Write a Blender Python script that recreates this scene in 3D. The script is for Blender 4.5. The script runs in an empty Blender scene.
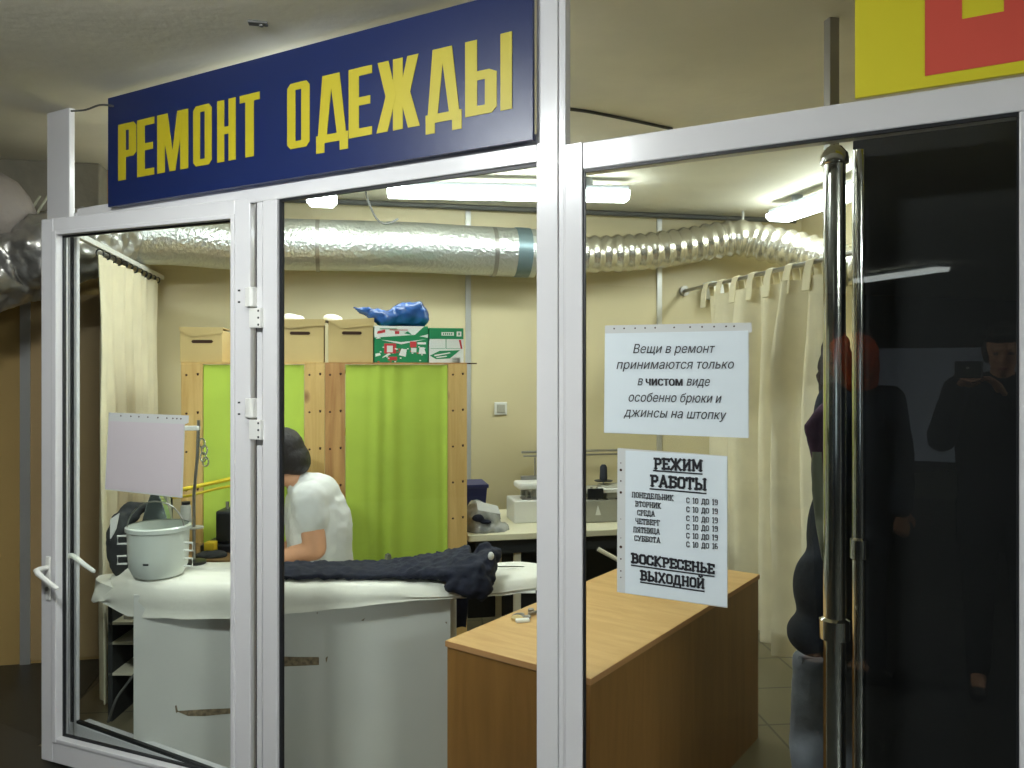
import bpy, bmesh, math, random
from mathutils import Vector, Matrix, noise
random.seed(7)
S = bpy.context.scene
C = S.collection

# ------------------------------------------------------------ camera, world, exposure
H = 1.6; F_PX = 800.0; CX = 512.0; HY = 368.0
YAW = math.radians(12.0)                     # camera looks 12 degrees right of +Y
FW = Vector((math.sin(YAW), math.cos(YAW), 0)); RT = Vector((math.cos(YAW), -math.sin(YAW), 0))
cd = bpy.data.cameras.new('camera'); cam = bpy.data.objects.new('camera', cd); C.objects.link(cam)
cam.location = (0, 0, H); cam.rotation_euler = (math.radians(90), 0, -YAW)
cd.sensor_fit = 'HORIZONTAL'; cd.sensor_width = 36; cd.lens = 36*F_PX/1024
cd.shift_y = -(384-HY)/1024; cd.clip_start = 0.08; cd.clip_end = 60
S.camera = cam
w = bpy.data.worlds.new('world'); S.world = w; w.use_nodes = True
w.node_tree.nodes['Background'].inputs[0].default_value = (0.55, 0.6, 0.65, 1)
w.node_tree.nodes['Background'].inputs[1].default_value = 0.02
S.view_settings.view_transform = 'Standard'; S.view_settings.look = 'None'
S.view_settings.gamma = 1; S.view_settings.use_curve_mapping = False
S.view_settings.exposure = 1.0
try:
    S.cycles.max_bounces = 10; S.cycles.transparent_max_bounces = 24
except Exception: pass
SHOP_LAMP = 11.0; HALL_LAMP = 112.0; FAR_LAMP = 2.2          # radiance of the tube diffusers

# ------------------------------------------------------------ geometry of the place
A_N = YAW + math.radians(29.5)               # direction of the glazed front's normal
NV = Vector((math.sin(A_N), math.cos(A_N), 0)); WV = Vector((math.cos(A_N), -math.sin(A_N), 0))
D = 2.0
MP = Matrix(((WV.x, NV.x, 0, NV.x*D), (WV.y, NV.y, 0, NV.y*D), (0, 0, 1, 0), (0, 0, 0, 1)))  # (q, off, z) -> world
MI = Matrix.Identity(4)
CEIL = 2.69; WALLY = 5.3
def cw(px, py, z):                            # point at camera depth z
    t = (px-CX)/F_PX; s = (HY-py)/F_PX
    p = FW*z + RT*(t*z); p.z = H + s*z; return p
def cf(px, z, h):                             # by column, depth, height
    p = FW*z + RT*((px-CX)/F_PX*z); p.z = h; return p
def zY(px, Y):
    return Y/(FW.y + RT.y*(px-CX)/F_PX)
def zN(px, off=0.0):
    t = (px-CX)/F_PX; return (D+off)/(math.cos(math.radians(29.5))+math.sin(math.radians(29.5))*t)
def qx(px, off=0.0):
    return (FW*1 + RT*((px-CX)/F_PX)).dot(WV)*zN(px, off)
def pq(px, py, off=0.0):                      # pixel -> (q, z) on the front
    z = zN(px, off); return qx(px, off), H+(HY-py)/F_PX*z
CAMM = Matrix(((RT.x, FW.x, 0, 0), (RT.y, FW.y, 0, 0), (0, 0, 1, 0), (0, 0, 0, 1)))  # (right, depth, z)

# ------------------------------------------------------------ materials
def lin(c):
    return tuple((v/12.92 if v <= .04045 else ((v+.055)/1.055)**2.4) for v in [x/255 for x in c]) + (1,)
def mat(name, col, rough=.6, metal=0., var=0., vscale=6., bump=0., bscale=60., spec=.5, coat=0., trans=0., col2=None, stretch=None, sheen=0):
    m = bpy.data.materials.new(name); m.use_nodes = True
    nt = m.node_tree; b = nt.nodes['Principled BSDF']; N = nt.nodes.new; L = nt.links.new
    b.inputs['Base Color'].default_value = lin(col); b.inputs['Roughness'].default_value = rough
    b.inputs['Metallic'].default_value = metal; b.inputs['Specular IOR Level'].default_value = spec
    b.inputs['Coat Weight'].default_value = coat
    if trans: b.inputs['Transmission Weight'].default_value = trans
    tc = N('ShaderNodeTexCoord'); mp = N('ShaderNodeMapping'); L(tc.outputs['Object'], mp.inputs[0])
    if stretch: mp.inputs['Scale'].default_value = stretch
    if var or col2:
        n = N('ShaderNodeTexNoise'); n.inputs['Scale'].default_value = vscale; n.inputs['Detail'].default_value = 5
        L(mp.outputs[0], n.inputs[0])
        r = N('ShaderNodeValToRGB'); c = lin(col)
        c2 = lin(col2) if col2 else tuple(min(1, x*(1+var)) for x in c[:3])+(1,)
        c1 = c if col2 else tuple(x*(1-var) for x in c[:3])+(1,)
        r.color_ramp.elements[0].position = .35; r.color_ramp.elements[0].color = c1
        r.color_ramp.elements[1].position = .65; r.color_ramp.elements[1].color = c2
        L(n.outputs[0], r.inputs[0]); L(r.outputs[0], b.inputs['Base Color'])
    if bump:
        n2 = N('ShaderNodeTexNoise'); n2.inputs['Scale'].default_value = bscale; n2.inputs['Detail'].default_value = 3
        L(mp.outputs[0], n2.inputs[0])
        bp = N('ShaderNodeBump'); bp.inputs['Strength'].default_value = bump; bp.inputs['Distance'].default_value = .01
        L(n2.outputs[0], bp.inputs['Height']); L(bp.outputs[0], b.inputs['Normal'])
    return m
def emat(name, col, strength):
    m = bpy.data.materials.new(name); m.use_nodes = True; nt = m.node_tree
    b = nt.nodes['Principled BSDF']; b.inputs['Base Color'].default_value = (.8, .8, .8, 1)
    b.inputs['Emission Color'].default_value = col; b.inputs['Emission Strength'].default_value = strength
    return m
def glassmat(name, tint, base=.04):
    m = bpy.data.materials.new(name); m.use_nodes = True; nt = m.node_tree; N = nt.nodes.new; L = nt.links.new
    nt.nodes.remove(nt.nodes['Principled BSDF']); out = nt.nodes['Material Output']
    tr = N('ShaderNodeBsdfTransparent'); tr.inputs[0].default_value = tint
    gl = N('ShaderNodeBsdfGlossy'); gl.inputs['Roughness'].default_value = .0
    lw = N('ShaderNodeLayerWeight'); lw.inputs[0].default_value = .5
    pw = N('ShaderNodeMath'); pw.operation = 'POWER'; pw.inputs[1].default_value = 5; L(lw.outputs['Facing'], pw.inputs[0])
    ma = N('ShaderNodeMath'); ma.operation = 'MULTIPLY_ADD'; ma.inputs[1].default_value = 1-base; ma.inputs[2].default_value = base
    L(pw.outputs[0], ma.inputs[0]); mx = N('ShaderNodeMixShader'); L(ma.outputs[0], mx.inputs[0])
    L(tr.outputs[0], mx.inputs[1]); L(gl.outputs[0], mx.inputs[2]); L(mx.outputs[0], out.inputs[0])
    return m
def woodmat(name, c1, c2, sc=(1, 1, 1), wscale=3, dist=4, rough=.5, knots=False, bands='X'):
    m = bpy.data.materials.new(name); m.use_nodes = True; nt = m.node_tree; b = nt.nodes['Principled BSDF']
    N = nt.nodes.new; L = nt.links.new
    tc = N('ShaderNodeTexCoord'); mp = N('ShaderNodeMapping'); mp.inputs['Scale'].default_value = sc
    L(tc.outputs['Object'], mp.inputs[0])
    n = N('ShaderNodeTexNoise'); n.inputs['Scale'].default_value = wscale; n.inputs['Detail'].default_value = 6
    n.inputs['Distortion'].default_value = dist*.2; L(mp.outputs[0], n.inputs[0])
    r = N('ShaderNodeValToRGB'); r.color_ramp.elements[0].position = .3; r.color_ramp.elements[1].position = .7
    r.color_ramp.elements[0].color = lin(c1); r.color_ramp.elements[1].color = lin(c2); L(n.outputs[0], r.inputs[0])
    src = r.outputs[0]
    if knots:
        v = N('ShaderNodeTexVoronoi'); v.inputs['Scale'].default_value = 3.1
        mp2 = N('ShaderNodeMapping'); mp2.inputs['Scale'].default_value = (1.6, 1.6, .9); L(tc.outputs['Object'], mp2.inputs[0])
        L(mp2.outputs[0], v.inputs[0])
        kr = N('ShaderNodeValToRGB'); kr.color_ramp.elements[0].position = .05; kr.color_ramp.elements[1].position = .13
        kr.color_ramp.elements[0].color = (1, 1, 1, 1); kr.color_ramp.elements[1].color = (0, 0, 0, 1); L(v.outputs['Distance'], kr.inputs[0])
        mx = N('ShaderNodeMixRGB'); mx.inputs[2].default_value = lin((120, 62, 30)); L(kr.outputs[0], mx.inputs[0]); L(src, mx.inputs[1]); src = mx.outputs[0]
    L(src, b.inputs['Base Color']); b.inputs['Roughness'].default_value = rough
    return m
M = {}
M['pvc'] = mat('white_pvc', (216, 215, 216), .22, coat=.3)
M['gasket'] = mat('black_rubber', (18, 20, 24), .5)
M['glass'] = glassmat('pane_glass', (.955, .975, .965, 1))
M['ceiling'] = mat('ceiling_paint', (228, 224, 206), .95, var=.06, vscale=2, bump=.15, bscale=25)
M['wall'] = mat('beige_wall_panel', (212, 200, 160), .45, var=.05, vscale=1.5)
M['hallwall'] = mat('hall_wall_panel', (176, 148, 92), .4, var=.05, vscale=1.5)
M['darkwall'] = mat('dark_hall_wall', (60, 62, 70), .8, var=.1)
M['band'] = mat('grey_hall_panel', (176, 184, 200), .7)
M['strip'] = mat('aluminium_strip', (205, 205, 200), .35, metal=.6)
M['blue'] = mat('sign_blue', (22, 36, 82), .35, spec=.4)
M['yellow'] = mat('sign_yellow', (178, 164, 28), .5)
M['yellow2'] = mat('board_yellow', (214, 203, 36), .5)
M['red'] = mat('sign_red', (208, 80, 64), .5)
M['foil'] = mat('foil_duct', (205, 208, 204), .3, metal=.85, bump=.9, bscale=45)
M['foilflex'] = mat('foil_flexible_duct', (215, 212, 200), .25, metal=.9, bump=.3, bscale=60)
M['foilcr'] = mat('crumpled_foil', (170, 168, 162), .32, metal=.8, bump=1., bscale=9)
M['tape'] = mat('grey_tape', (110, 128, 132), .4, metal=.5)
M['sheet'] = mat('lavender_paper', (200, 192, 196), .7)
M['white_paper'] = mat('white_paper', (216, 226, 230), .7)
M['sleeve'] = mat('plastic_sleeve', (205, 208, 205), .25)
M['ink'] = mat('black_ink', (30, 30, 36), .6)
M['curtain'] = mat('cream_curtain_cloth', (226, 217, 186), .85, var=.05, vscale=8, bump=.15, bscale=300)
M['green'] = mat('lime_cloth', (196, 222, 88), .85, var=.05, vscale=5, bump=.2, bscale=250)
M['pine'] = woodmat('pine_wood', (206, 166, 96), (230, 194, 124), (9, 9, .8), 3, 3, .5, knots=True)
M['pinered'] = woodmat('reddish_pine_wood', (176, 124, 72), (212, 166, 104), (9, 9, .8), 3, 3, .5, knots=True)
M['hole'] = mat('drilled_hole', (70, 40, 22), .9)
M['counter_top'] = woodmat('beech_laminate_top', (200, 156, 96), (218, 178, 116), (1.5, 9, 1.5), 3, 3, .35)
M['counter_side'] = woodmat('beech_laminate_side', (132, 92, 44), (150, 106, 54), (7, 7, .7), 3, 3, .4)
M['edge'] = mat('pale_laminate_edge', (190, 140, 92), .5)
M['white_cab'] = mat('white_painted_panel', (206, 206, 200), .5, var=.025, vscale=5)
M['brown_tape'] = mat('brown_tape_residue', (128, 112, 88), .8, var=.4, vscale=60)
M['white_cloth'] = mat('white_cotton_cloth', (232, 230, 218), .9, bump=.3, bscale=14)
M['navy'] = mat('navy_fabric', (13, 18, 38), .85, bump=.3, bscale=30, var=.2, vscale=20)
M['card'] = mat('brown_cardboard', (200, 176, 120), .8, var=.03, vscale=8)
M['cardhole'] = mat('dark_opening', (60, 36, 22), .9)
M['bluebag'] = mat('blue_plastic_film', (36, 78, 140), .25, bump=.8, bscale=16, var=.3, vscale=8)
M['pgreen'] = mat('printed_green', (14, 140, 84), .5)
M['pwhite'] = mat('printed_white', (235, 238, 232), .5)
M['pred'] = mat('printed_red', (206, 60, 64), .5)
M['skin'] = mat('skin', (212, 158, 122), .55, var=.05, vscale=10)
M['hair'] = mat('dark_brown_hair', (30, 22, 20), .5, bump=.6, bscale=60, stretch=(4, 4, .6))
M['redhair'] = mat('orange_hair', (230, 84, 20), .6, bump=.6, bscale=60, stretch=(4, 4, .6), var=.4, vscale=10)
M['tee'] = mat('white_jersey', (220, 220, 216), .9, bump=.35, bscale=12)
M['jeans'] = mat('grey_blue_denim', (112, 116, 124), .9, var=.25, vscale=9, bump=.3, bscale=40)
M['trouser'] = mat('dark_trouser_cloth', (34, 36, 44), .9)
M['dark'] = mat('dark_coat_wool', (22, 26, 36), .95, bump=.4, bscale=25)
M['purple'] = mat('purple_knit', (74, 46, 68), .9, bump=.5, bscale=60)
M['olive'] = mat('olive_fabric', (94, 96, 78), .9)
M['shoe'] = mat('black_leather', (20, 20, 22), .5)
M['chrome'] = mat('chrome', (200, 198, 190), .12, metal=1)
M['steel'] = mat('brushed_steel', (165, 163, 158), .35, metal=.9)
M['blackpanel'] = mat('black_panel', (15, 15, 17), .7)
M['black_plastic'] = mat('black_plastic', (30, 32, 36), .4)
M['white_plastic'] = mat('white_plastic', (226, 226, 220), .35)
M['pot'] = mat('milky_plastic', (206, 212, 204), .3, coat=.3)
M['grey_plastic'] = mat('grey_plastic', (168, 166, 152), .4)
M['cream_metal'] = mat('cream_enamel', (222, 216, 192), .35)
M['tabletop'] = mat('cream_laminate', (226, 220, 190), .5)
M['browntop'] = mat('worn_brown_tabletop', (134, 104, 62), .6, var=.2, vscale=15)
M['straw'] = mat('yellow_rubber', (232, 206, 20), .5)
M['orangeyellow'] = mat('yellow_label_plastic', (220, 186, 40), .5)
M['bluebox'] = mat('blue_plastic_tub', (34, 40, 96), .4)
M['clearbag'] = mat('clear_plastic_bag', (150, 152, 150), .2, bump=.9, bscale=22, var=.35, vscale=14, coat=.6)
M['thread'] = mat('white_thread', (238, 238, 232), .8, bump=.6, bscale=90, stretch=(.1, .1, 8))
M['dthread'] = mat('dark_thread', (46, 48, 56), .8)
M['cable'] = mat('grey_cable', (88, 88, 84), .6)
M['lampmetal'] = mat('grey_lamp_housing', (150, 156, 158), .4)
M['lampshop'] = emat('shop_tube_glow', (.92, 1, 1, 1), SHOP_LAMP)
M['lamphall'] = emat('hall_tube_glow', (.95, 1, 1, 1), HALL_LAMP)
M['lampfar'] = emat('far_tube_glow', (.93, 1, .96, 1), FAR_LAMP)
M['darkstuff'] = mat('dark_grey_cloth', (48, 50, 50), .9)
M['concrete'] = mat('grey_concrete_beam', (128, 122, 106), .95, var=.1, bump=.4, bscale=20)
M['pipe'] = mat('painted_pipe', (150, 150, 128), .6)
M['eye'] = mat('eye_surface', (92, 80, 74), .3)
M['lip'] = mat('lip', (168, 92, 84), .5)
# floor tiles
m = bpy.data.materials.new('floor_tiles'); m.use_nodes = True; nt = m.node_tree; b = nt.nodes['Principled BSDF']
tc = nt.nodes.new('ShaderNodeTexCoord'); mp_ = nt.nodes.new('ShaderNodeMapping'); mp_.inputs['Rotation'].default_value = (0, 0, .12)
br = nt.nodes.new('ShaderNodeTexBrick'); br.offset = 0; br.inputs['Scale'].default_value = 1
br.inputs['Brick Width'].default_value = .4; br.inputs['Row Height'].default_value = .4; br.inputs['Mortar Size'].default_value = .006
br.inputs['Color1'].default_value = lin((128, 120, 96)); br.inputs['Color2'].default_value = lin((120, 112, 90)); br.inputs['Mortar'].default_value = lin((86, 80, 66))
nt.links.new(tc.outputs['Object'], mp_.inputs[0]); nt.links.new(mp_.outputs[0], br.inputs[0]); nt.links.new(br.outputs[0], b.inputs['Base Color']); b.inputs['Roughness'].default_value = .35
M['floor'] = m

# ------------------------------------------------------------ builders
WM = {}
def tagp(o, label=None, cat=None, group=None, kind=None):
    if label: o['label'] = label
    if cat: o['category'] = cat
    if group: o['group'] = group
    if kind: o['kind'] = kind
    return o
def thing(name, label=None, cat=None, loc=(0, 0, 0), rz=0., group=None, kind=None):
    o = bpy.data.objects.new(name, None); C.objects.link(o); o.location = loc; o.rotation_euler = (0, 0, rz)
    o.empty_display_size = .1
    WM[o] = Matrix.Translation(Vector(loc)) @ Matrix.Rotation(rz, 4, 'Z')
    return tagp(o, label, cat, group, kind)
class MB:
    def __init__(s, Mx=MI): s.bm = bmesh.new(); s.M = Mx
    def v(s, p): return s.bm.verts.new(s.M @ Vector(p))
    def face(s, vs):
        try: return s.bm.faces.new(vs)
        except ValueError: return None
    def box(s, a, b, rot=None, ctr=None):
        x0, y0, z0 = a; x1, y1, z1 = b
        pts = [Vector(p) for p in ((x0,y0,z0),(x1,y0,z0),(x1,y1,z0),(x0,y1,z0),(x0,y0,z1),(x1,y0,z1),(x1,y1,z1),(x0,y1,z1))]
        if rot is not None:
            c = Vector(ctr) if ctr else (Vector(a)+Vector(b))/2
            pts = [rot @ (p-c) + c for p in pts]
        vs = [s.v(p) for p in pts]
        for f in ((0,3,2,1),(4,5,6,7),(0,1,5,4),(1,2,6,5),(2,3,7,6),(3,0,4,7)): s.face([vs[i] for i in f])
        return s
    def prism(s, poly, ext):
        e = Vector(ext); a = [s.v(p) for p in poly]; b = [s.v(Vector(p)+e) for p in poly]
        s.face(a[::-1]); s.face(b); n = len(a)
        for i in range(n): s.face([a[i], a[(i+1) % n], b[(i+1) % n], b[i]])
        return s
    def rings(s, rings, cap0=True, cap1=True, closed=True):
        R = [[s.v(p) for p in r] for r in rings]
        n = len(R[0])
        for a, b in zip(R, R[1:]):
            for i in range(n if closed else n-1): s.face([a[i], a[(i+1) % n], b[(i+1) % n], b[i]])
        if closed and cap0: s.face(R[0][::-1])
        if closed and cap1: s.face(R[-1])
        return s
    def tube(s, pts, r, seg=12, caps=True):
        pts = [Vector(p) for p in pts]; rr = r if isinstance(r, (list, tuple)) else [r]*len(pts)
        rings = []; up = None
        for i, p in enumerate(pts):
            t = (pts[min(i+1, len(pts)-1)]-pts[max(i-1, 0)])
            if t.length < 1e-9: t = Vector((0, 0, 1))
            t.normalize()
            if up is None:
                up = Vector((0, 0, 1)) if abs(t.z) < .9 else Vector((1, 0, 0))
            x = up-t*up.dot(t)
            if x.length < 1e-6: x = t.orthogonal()
            x.normalize(); up = x; y = t.cross(x)
            rings.append([p+(x*math.cos(a)+y*math.sin(a))*rr[i] for a in [2*math.pi*k/seg for k in range(seg)]])
        return s.rings(rings, caps, caps)
    def lathe(s, c, prof, seg=24, axis='Z', cap0=True, cap1=True, sx=1, sy=1):
        c = Vector(c); rings = []
        for r, h in prof:
            ring = []
            for k in range(seg):
                a = 2*math.pi*k/seg; x, y = r*math.cos(a)*sx, r*math.sin(a)*sy
                ring.append(c+(Vector((x, y, h)) if axis == 'Z' else Vector((h, x, y)) if axis == 'X' else Vector((y, h, x))))
            rings.append(ring)
        return s.rings(rings, cap0, cap1)
    def ell(s, c, r, rot=None, sub=3):
        Mx = Matrix.Translation(Vector(c)) @ (rot.to_4x4() if rot else MI) @ Matrix.Diagonal((r[0], r[1], r[2], 1))
        bmesh.ops.create_icosphere(s.bm, subdivisions=sub, radius=1, matrix=s.M @ Mx); return s
    def cap(s, p0, r0, p1, r1, sub=2):
        p0 = Vector(p0); p1 = Vector(p1); s.ell(p0, (r0,)*3, sub=sub); s.ell(p1, (r1,)*3, sub=sub)
        if (p1-p0).length > 1e-5: s.tube([p0, p1], [r0, r1], 14)
        return s
    def grid(s, fn, nu, nv, thick=0., normal=None):
        G = [[Vector(fn(i/nu, j/nv)) for j in range(nv+1)] for i in range(nu+1)]
        V = [[s.v(p) for p in row] for row in G]
        for i in range(nu):
            for j in range(nv): s.face([V[i][j], V[i+1][j], V[i+1][j+1], V[i][j+1]])
        if thick:
            e = Vector(normal)*thick
            W = [[s.v(p+e) for p in row] for row in G]
            for i in range(nu):
                for j in range(nv): s.face([W[i][j], W[i][j+1], W[i+1][j+1], W[i+1][j]])
            for i in range(nu):
                s.face([V[i][0], W[i][0], W[i+1][0], V[i+1][0]]); s.face([V[i][nv], V[i+1][nv], W[i+1][nv], W[i][nv]])
            for j in range(nv):
                s.face([V[0][j], V[0][j+1], W[0][j+1], W[0][j]]); s.face([V[nu][j], W[nu][j], W[nu][j+1], V[nu][j+1]])
        return s
    def build(s, name, m, parent=None, smooth=False, bevel=0., angle=40, remesh=0., disp=None, sub=0, relax=0, loc=None, recalc=True):
        bm = s.bm
        if recalc: bmesh.ops.recalc_face_normals(bm, faces=bm.faces)
        if smooth:
            for f in bm.faces: f.smooth = True
            for e in bm.edges:
                if len(e.link_faces) == 2 and e.calc_face_angle(0) > math.radians(angle): e.smooth = False
        me = bpy.data.meshes.new(name); bm.to_mesh(me); bm.free()
        o = bpy.data.objects.new(name, me); C.objects.link(o)
        me.materials.append(M[m] if isinstance(m, str) else m)
        if parent is not None:
            W = WM[parent]; o.parent = parent; me.transform(W.inverted()); WM[o] = W
        else:
            if loc is None:
                co = [v.co for v in me.vertices]
                loc = Vector((sum(c.x for c in co)/len(co), sum(c.y for c in co)/len(co), min(c.z for c in co)))
            W = Matrix.Translation(Vector(loc)); me.transform(W.inverted()); o.location = loc; WM[o] = W
        if bevel:
            b = o.modifiers.new('bevel', 'BEVEL'); b.width = bevel; b.segments = 2; b.limit_method = 'ANGLE'; b.angle_limit = math.radians(40)
        if remesh:
            b = o.modifiers.new('remesh', 'REMESH'); b.mode = 'VOXEL'; b.voxel_size = remesh; b.use_smooth_shade = True
        if relax:
            b = o.modifiers.new('relax', 'SMOOTH'); b.factor = .6; b.iterations = relax
        if disp:
            st, sz = disp
            t = bpy.data.textures.new(name+'_tex', 'CLOUDS'); t.noise_scale = sz; t.noise_depth = 2
            b = o.modifiers.new('displace', 'DISPLACE'); b.texture = t; b.strength = st; b.texture_coords = 'LOCAL'
        if sub:
            b = o.modifiers.new('sub', 'SUBSURF'); b.levels = sub; b.render_levels = sub
        return o
def struct(o): o['kind'] = 'structure'; return o
OPQ = Matrix.Rotation(-A_N, 4, 'Z')
def part_pos(q, off, z): return MP @ Vector((q, off, z))
RZP = -A_N
ROOM = Matrix.Identity(4)

# ------------------------------------------------------------ room shell
struct(MB().box((-7, -9, -.1), (8, 6.2, 0)).build('floor', 'floor'))
hf = MB(MP); hf.box((-7, -9, -.02), (7, -.04, .003)); hf.box((-7, -.06, -.02), (-3.42, .03, .0031)); struct(hf.build('floor_hall_shaded', mat('shaded_hall_floor', (48, 47, 42), .35, var=.12, vscale=3)))  # hall floor sheet, its dark colour stands in for shade
_e = MP @ Vector((-7, 0, 0))
struct(MB().prism([(_e.x, 4.77, -.02), (-1.24, 4.77, -.02), (-1.236, 3.764, -.02), (_e.x, _e.y, -.02)] if _e.y < 4.77 else [(-2.36, 4.77, -.02), (-1.24, 4.77, -.02), (-1.236, 3.764, -.02)], (0, 0, .0235)).build('floor_side_shaded', mat('shaded_side_floor', (38, 38, 32), .35, var=.12, vscale=3)))  # floor beside the end post, shade put into its darker colour
struct(MB().box((-7, -9, CEIL), (8, 6.2, CEIL+.1)).build('ceiling', 'ceiling'))
struct(MB().box((-1.16, WALLY, 0), (3.6, WALLY+.1, CEIL)).build('wall_back', 'wall'))
struct(MB().box((-6.9, 4.77, 0), (-1.24, 4.87, CEIL)).build('wall_left', 'hallwall'))
struct(MB().box((-1.24, 4.77, 0), (-1.16, WALLY+.1, CEIL)).build('wall_side', 'wall'))
struct(MB().box((3.3, 1.2, 0), (3.4, WALLY, CEIL)).build('wall_right', 'wall'))
struct(MB().box((-7, -9, 0), (-6.9, 6.2, CEIL)).build('wall_hall_left', 'darkwall'))
struct(MB().box((-7, -9, 0), (8, -8.9, CEIL)).build('wall_hall_far', 'darkwall'))
struct(MB().box((7.9, -9, 0), (8, 6.2, CEIL)).build('wall_hall_right', 'darkwall'))
# joint strips of the wall panels
def strip(px, Y, x0=None):
    z = zY(px, Y); p = cf(px, z, 0)
    return MB().box((p.x-.018, Y-.012, 0), (p.x+.018, Y, CEIL))
struct(strip(468, WALLY).build('trim_1', 'strip')); struct(strip(659, WALLY).build('trim_2', 'strip'))
p = cf(27, zY(27, 4.77), 0); struct(MB().box((p.x-.03, 4.755, 0), (p.x+.02, 4.77, CEIL)).build('trim_3', 'strip'))
# door-like panel outline in the hall wall
struct(MB().box((p.x+.02, 4.762, .02), (-1.26, 4.77, 2.0)).build('trim_4', mat('hall_panel', (176, 150, 106), .45)))

# ------------------------------------------------------------ glazed front
FS = .034
def prof(mb, q0, q1, z0, z1, o0=-.035, o1=-.010): return mb.box((q0, o0+FS, z0), (q1, o1+FS, z1))
HT = 2.142; HT2 = 2.217          # right transom
MT = 2.181                        # underside of transom in the middle
# end post and door jambs
tp = MB(MP); prof(tp, qx(47), qx(69.5), 0, CEIL); struct(tp.build('trim_5', 'pvc', bevel=.004))
o = MB(MP); prof(o, qx(71.5), qx(75), 0, 2.25, -.026, -.012); struct(o.build('trim_6', 'pvc', bevel=.004))
o = MB(MP); o.box((qx(69.5), .003, .12), (qx(71.5), .03, 2.18)); struct(o.build('trim_7', 'gasket'))
o = MB(MP); o.box((qx(75), .004, 0), (-2.18, .064, .12)); struct(o.build('trim_8', 'pvc', bevel=.004))
o = MB(MP); o.box((qx(75), .006, .12), (-2.18, .02, .132)); struct(o.build('trim_9', 'gasket'))
# head over door + middle window, mullions
MBm = -.905; MM0, MM1 = qx(537.5), qx(583.0); JL, JR = -2.165, qx(278)
o = MB(MP); prof(o, -3.205, MM0, MT, 2.262); struct(o.build('trim_10', 'pvc', bevel=.004))
w1 = thing('window_1', 'tall clear middle pane of the shop front, between door and mullion', loc=MP @ Vector(((JR+MM0)/2, 0, 0)), rz=RZP, kind='structure')
w1.pop('label', None)
o = MB(MP); prof(o, JL, JL+.028, 0, MT, -.03, -.01); prof(o, JL+.04, JR, 0, MT, -.04, -.01); o.box((JL+.02, .012, 0), (JL+.045, .03, MT)); o.build('jamb', 'pvc', w1, bevel=.003)
MB(MP).box((JL-.004, .006, .1), (JL, .03, MT)).build('gasket', 'gasket', w1)
o = MB(MP); o.box((JR, .006, .1), (JR+.014, .016, MT)); o.box((MM0-.004, .01, .1), (MM0, .016, MT)); o.box((JR, .006, MT-.010), (MM0, .016, MT)); o.build('seal', 'gasket', w1)
MB(MP).box((JR+.008, .016, .1), (MM0-.002, .021, MT-.006)).build('glass', 'glass', w1)
o = MB(MP); prof(o, JR, MM0, 0, .1); o.build('sill', 'pvc', w1, bevel=.003)
# central mullion: two profiles with a cover strip
o = MB(MP); qa, qb = qx(558.5), qx(564)
prof(o, MM0, qa, 0, CEIL, -.04, -.005); prof(o, qa, qb, 0, CEIL, -.034, -.005); prof(o, qb, qx(566), 0, CEIL, -.037, -.005); prof(o, qx(566), MM1, 0, HT2, -.04, -.015)
struct(o.build('trim_11', 'pvc', bevel=.002))
o = MB(MP); prof(o, qx(566), 1.6, HT, HT2, -.035, .035); struct(o.build('trim_12', 'pvc', bevel=.004))
w2 = thing('window_2', loc=MP @ Vector((-.4, 0, 0)), rz=RZP, kind='structure')
RE = qx(1019)
o = MB(MP); o.box((MM1, .0, .1), (MM1+.007, .006, HT)); o.box((MM1, .0, HT-.008), (RE, .006, HT)); o.box((RE-.004, .0, .1), (RE, .006, HT)); o.build('seal', 'gasket', w2)
MB(MP).box((MM1+.004, .006, .1), (RE-.003, .011, HT-.004)).build('glass', 'glass', w2)
o = MB(MP); prof(o, MM1, RE, 0, .1); o.build('sill', 'pvc', w2, bevel=.003)
o = MB(MP); prof(o, RE, RE+.13, 0, HT); o.build('jamb', 'pvc', w2, bevel=.003)
o = MB(MP); prof(o, RE+.13, 2.4, 0, HT, -.02, .02); struct(o.build('wall_front', 'band'))

# open door leaf
hp = MP @ Vector((-2.193, -.0, 0)); ang = math.radians(6.5)
dd = (Matrix.Rotation(ang, 3, 'Z') @ (-WV)); yy = Vector((0, 0, 1)).cross(dd)   # +y towards the viewer
free = cf(41, 3.23, 0); dd = (free-Vector((hp.x, hp.y, 0))); LW = dd.length; dd.normalize(); yy = Vector((0, 0, 1)).cross(dd); hp = hp-yy*.03
MD = Matrix(((dd.x, yy.x, 0, hp.x), (dd.y, yy.y, 0, hp.y), (0, 0, 1, 0), (0, 0, 0, 1)))
d1 = thing('door_1', loc=hp, rz=math.atan2(dd.y, dd.x), kind='structure')
DT = 2.2; sw = .08
o = MB(MD)
o.box((0, -.03, .02), (sw-.012, .03, DT)); o.box((LW-sw+.012, -.03, .02), (LW, .03, DT)); o.box((sw-.012, -.03, DT-.058), (LW-sw+.012, .03, DT)); o.box((sw-.012, -.03, .02), (LW-sw+.012, .03, .105))
o.build('leaf_frame', 'pvc', d1, bevel=.004)
gz0, gz1 = .12, DT-.068
o = MB(MD)
for a, b in (((sw-.014, -.036, gz0-.016), (sw+.004, .036, gz1+.016)), ((LW-sw-.012, -.02, gz0-.016), (LW-sw+.014, .036, gz1+.016)), ((sw, -.02, gz1), (LW-sw, .034, gz1+.016)), ((sw, -.02, gz0-.016), (LW-sw, .034, gz0))): o.box(a, b)
o.build('glazing_bead', 'pvc', d1, bevel=.003)
o = MB(MD); g = .007
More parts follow.
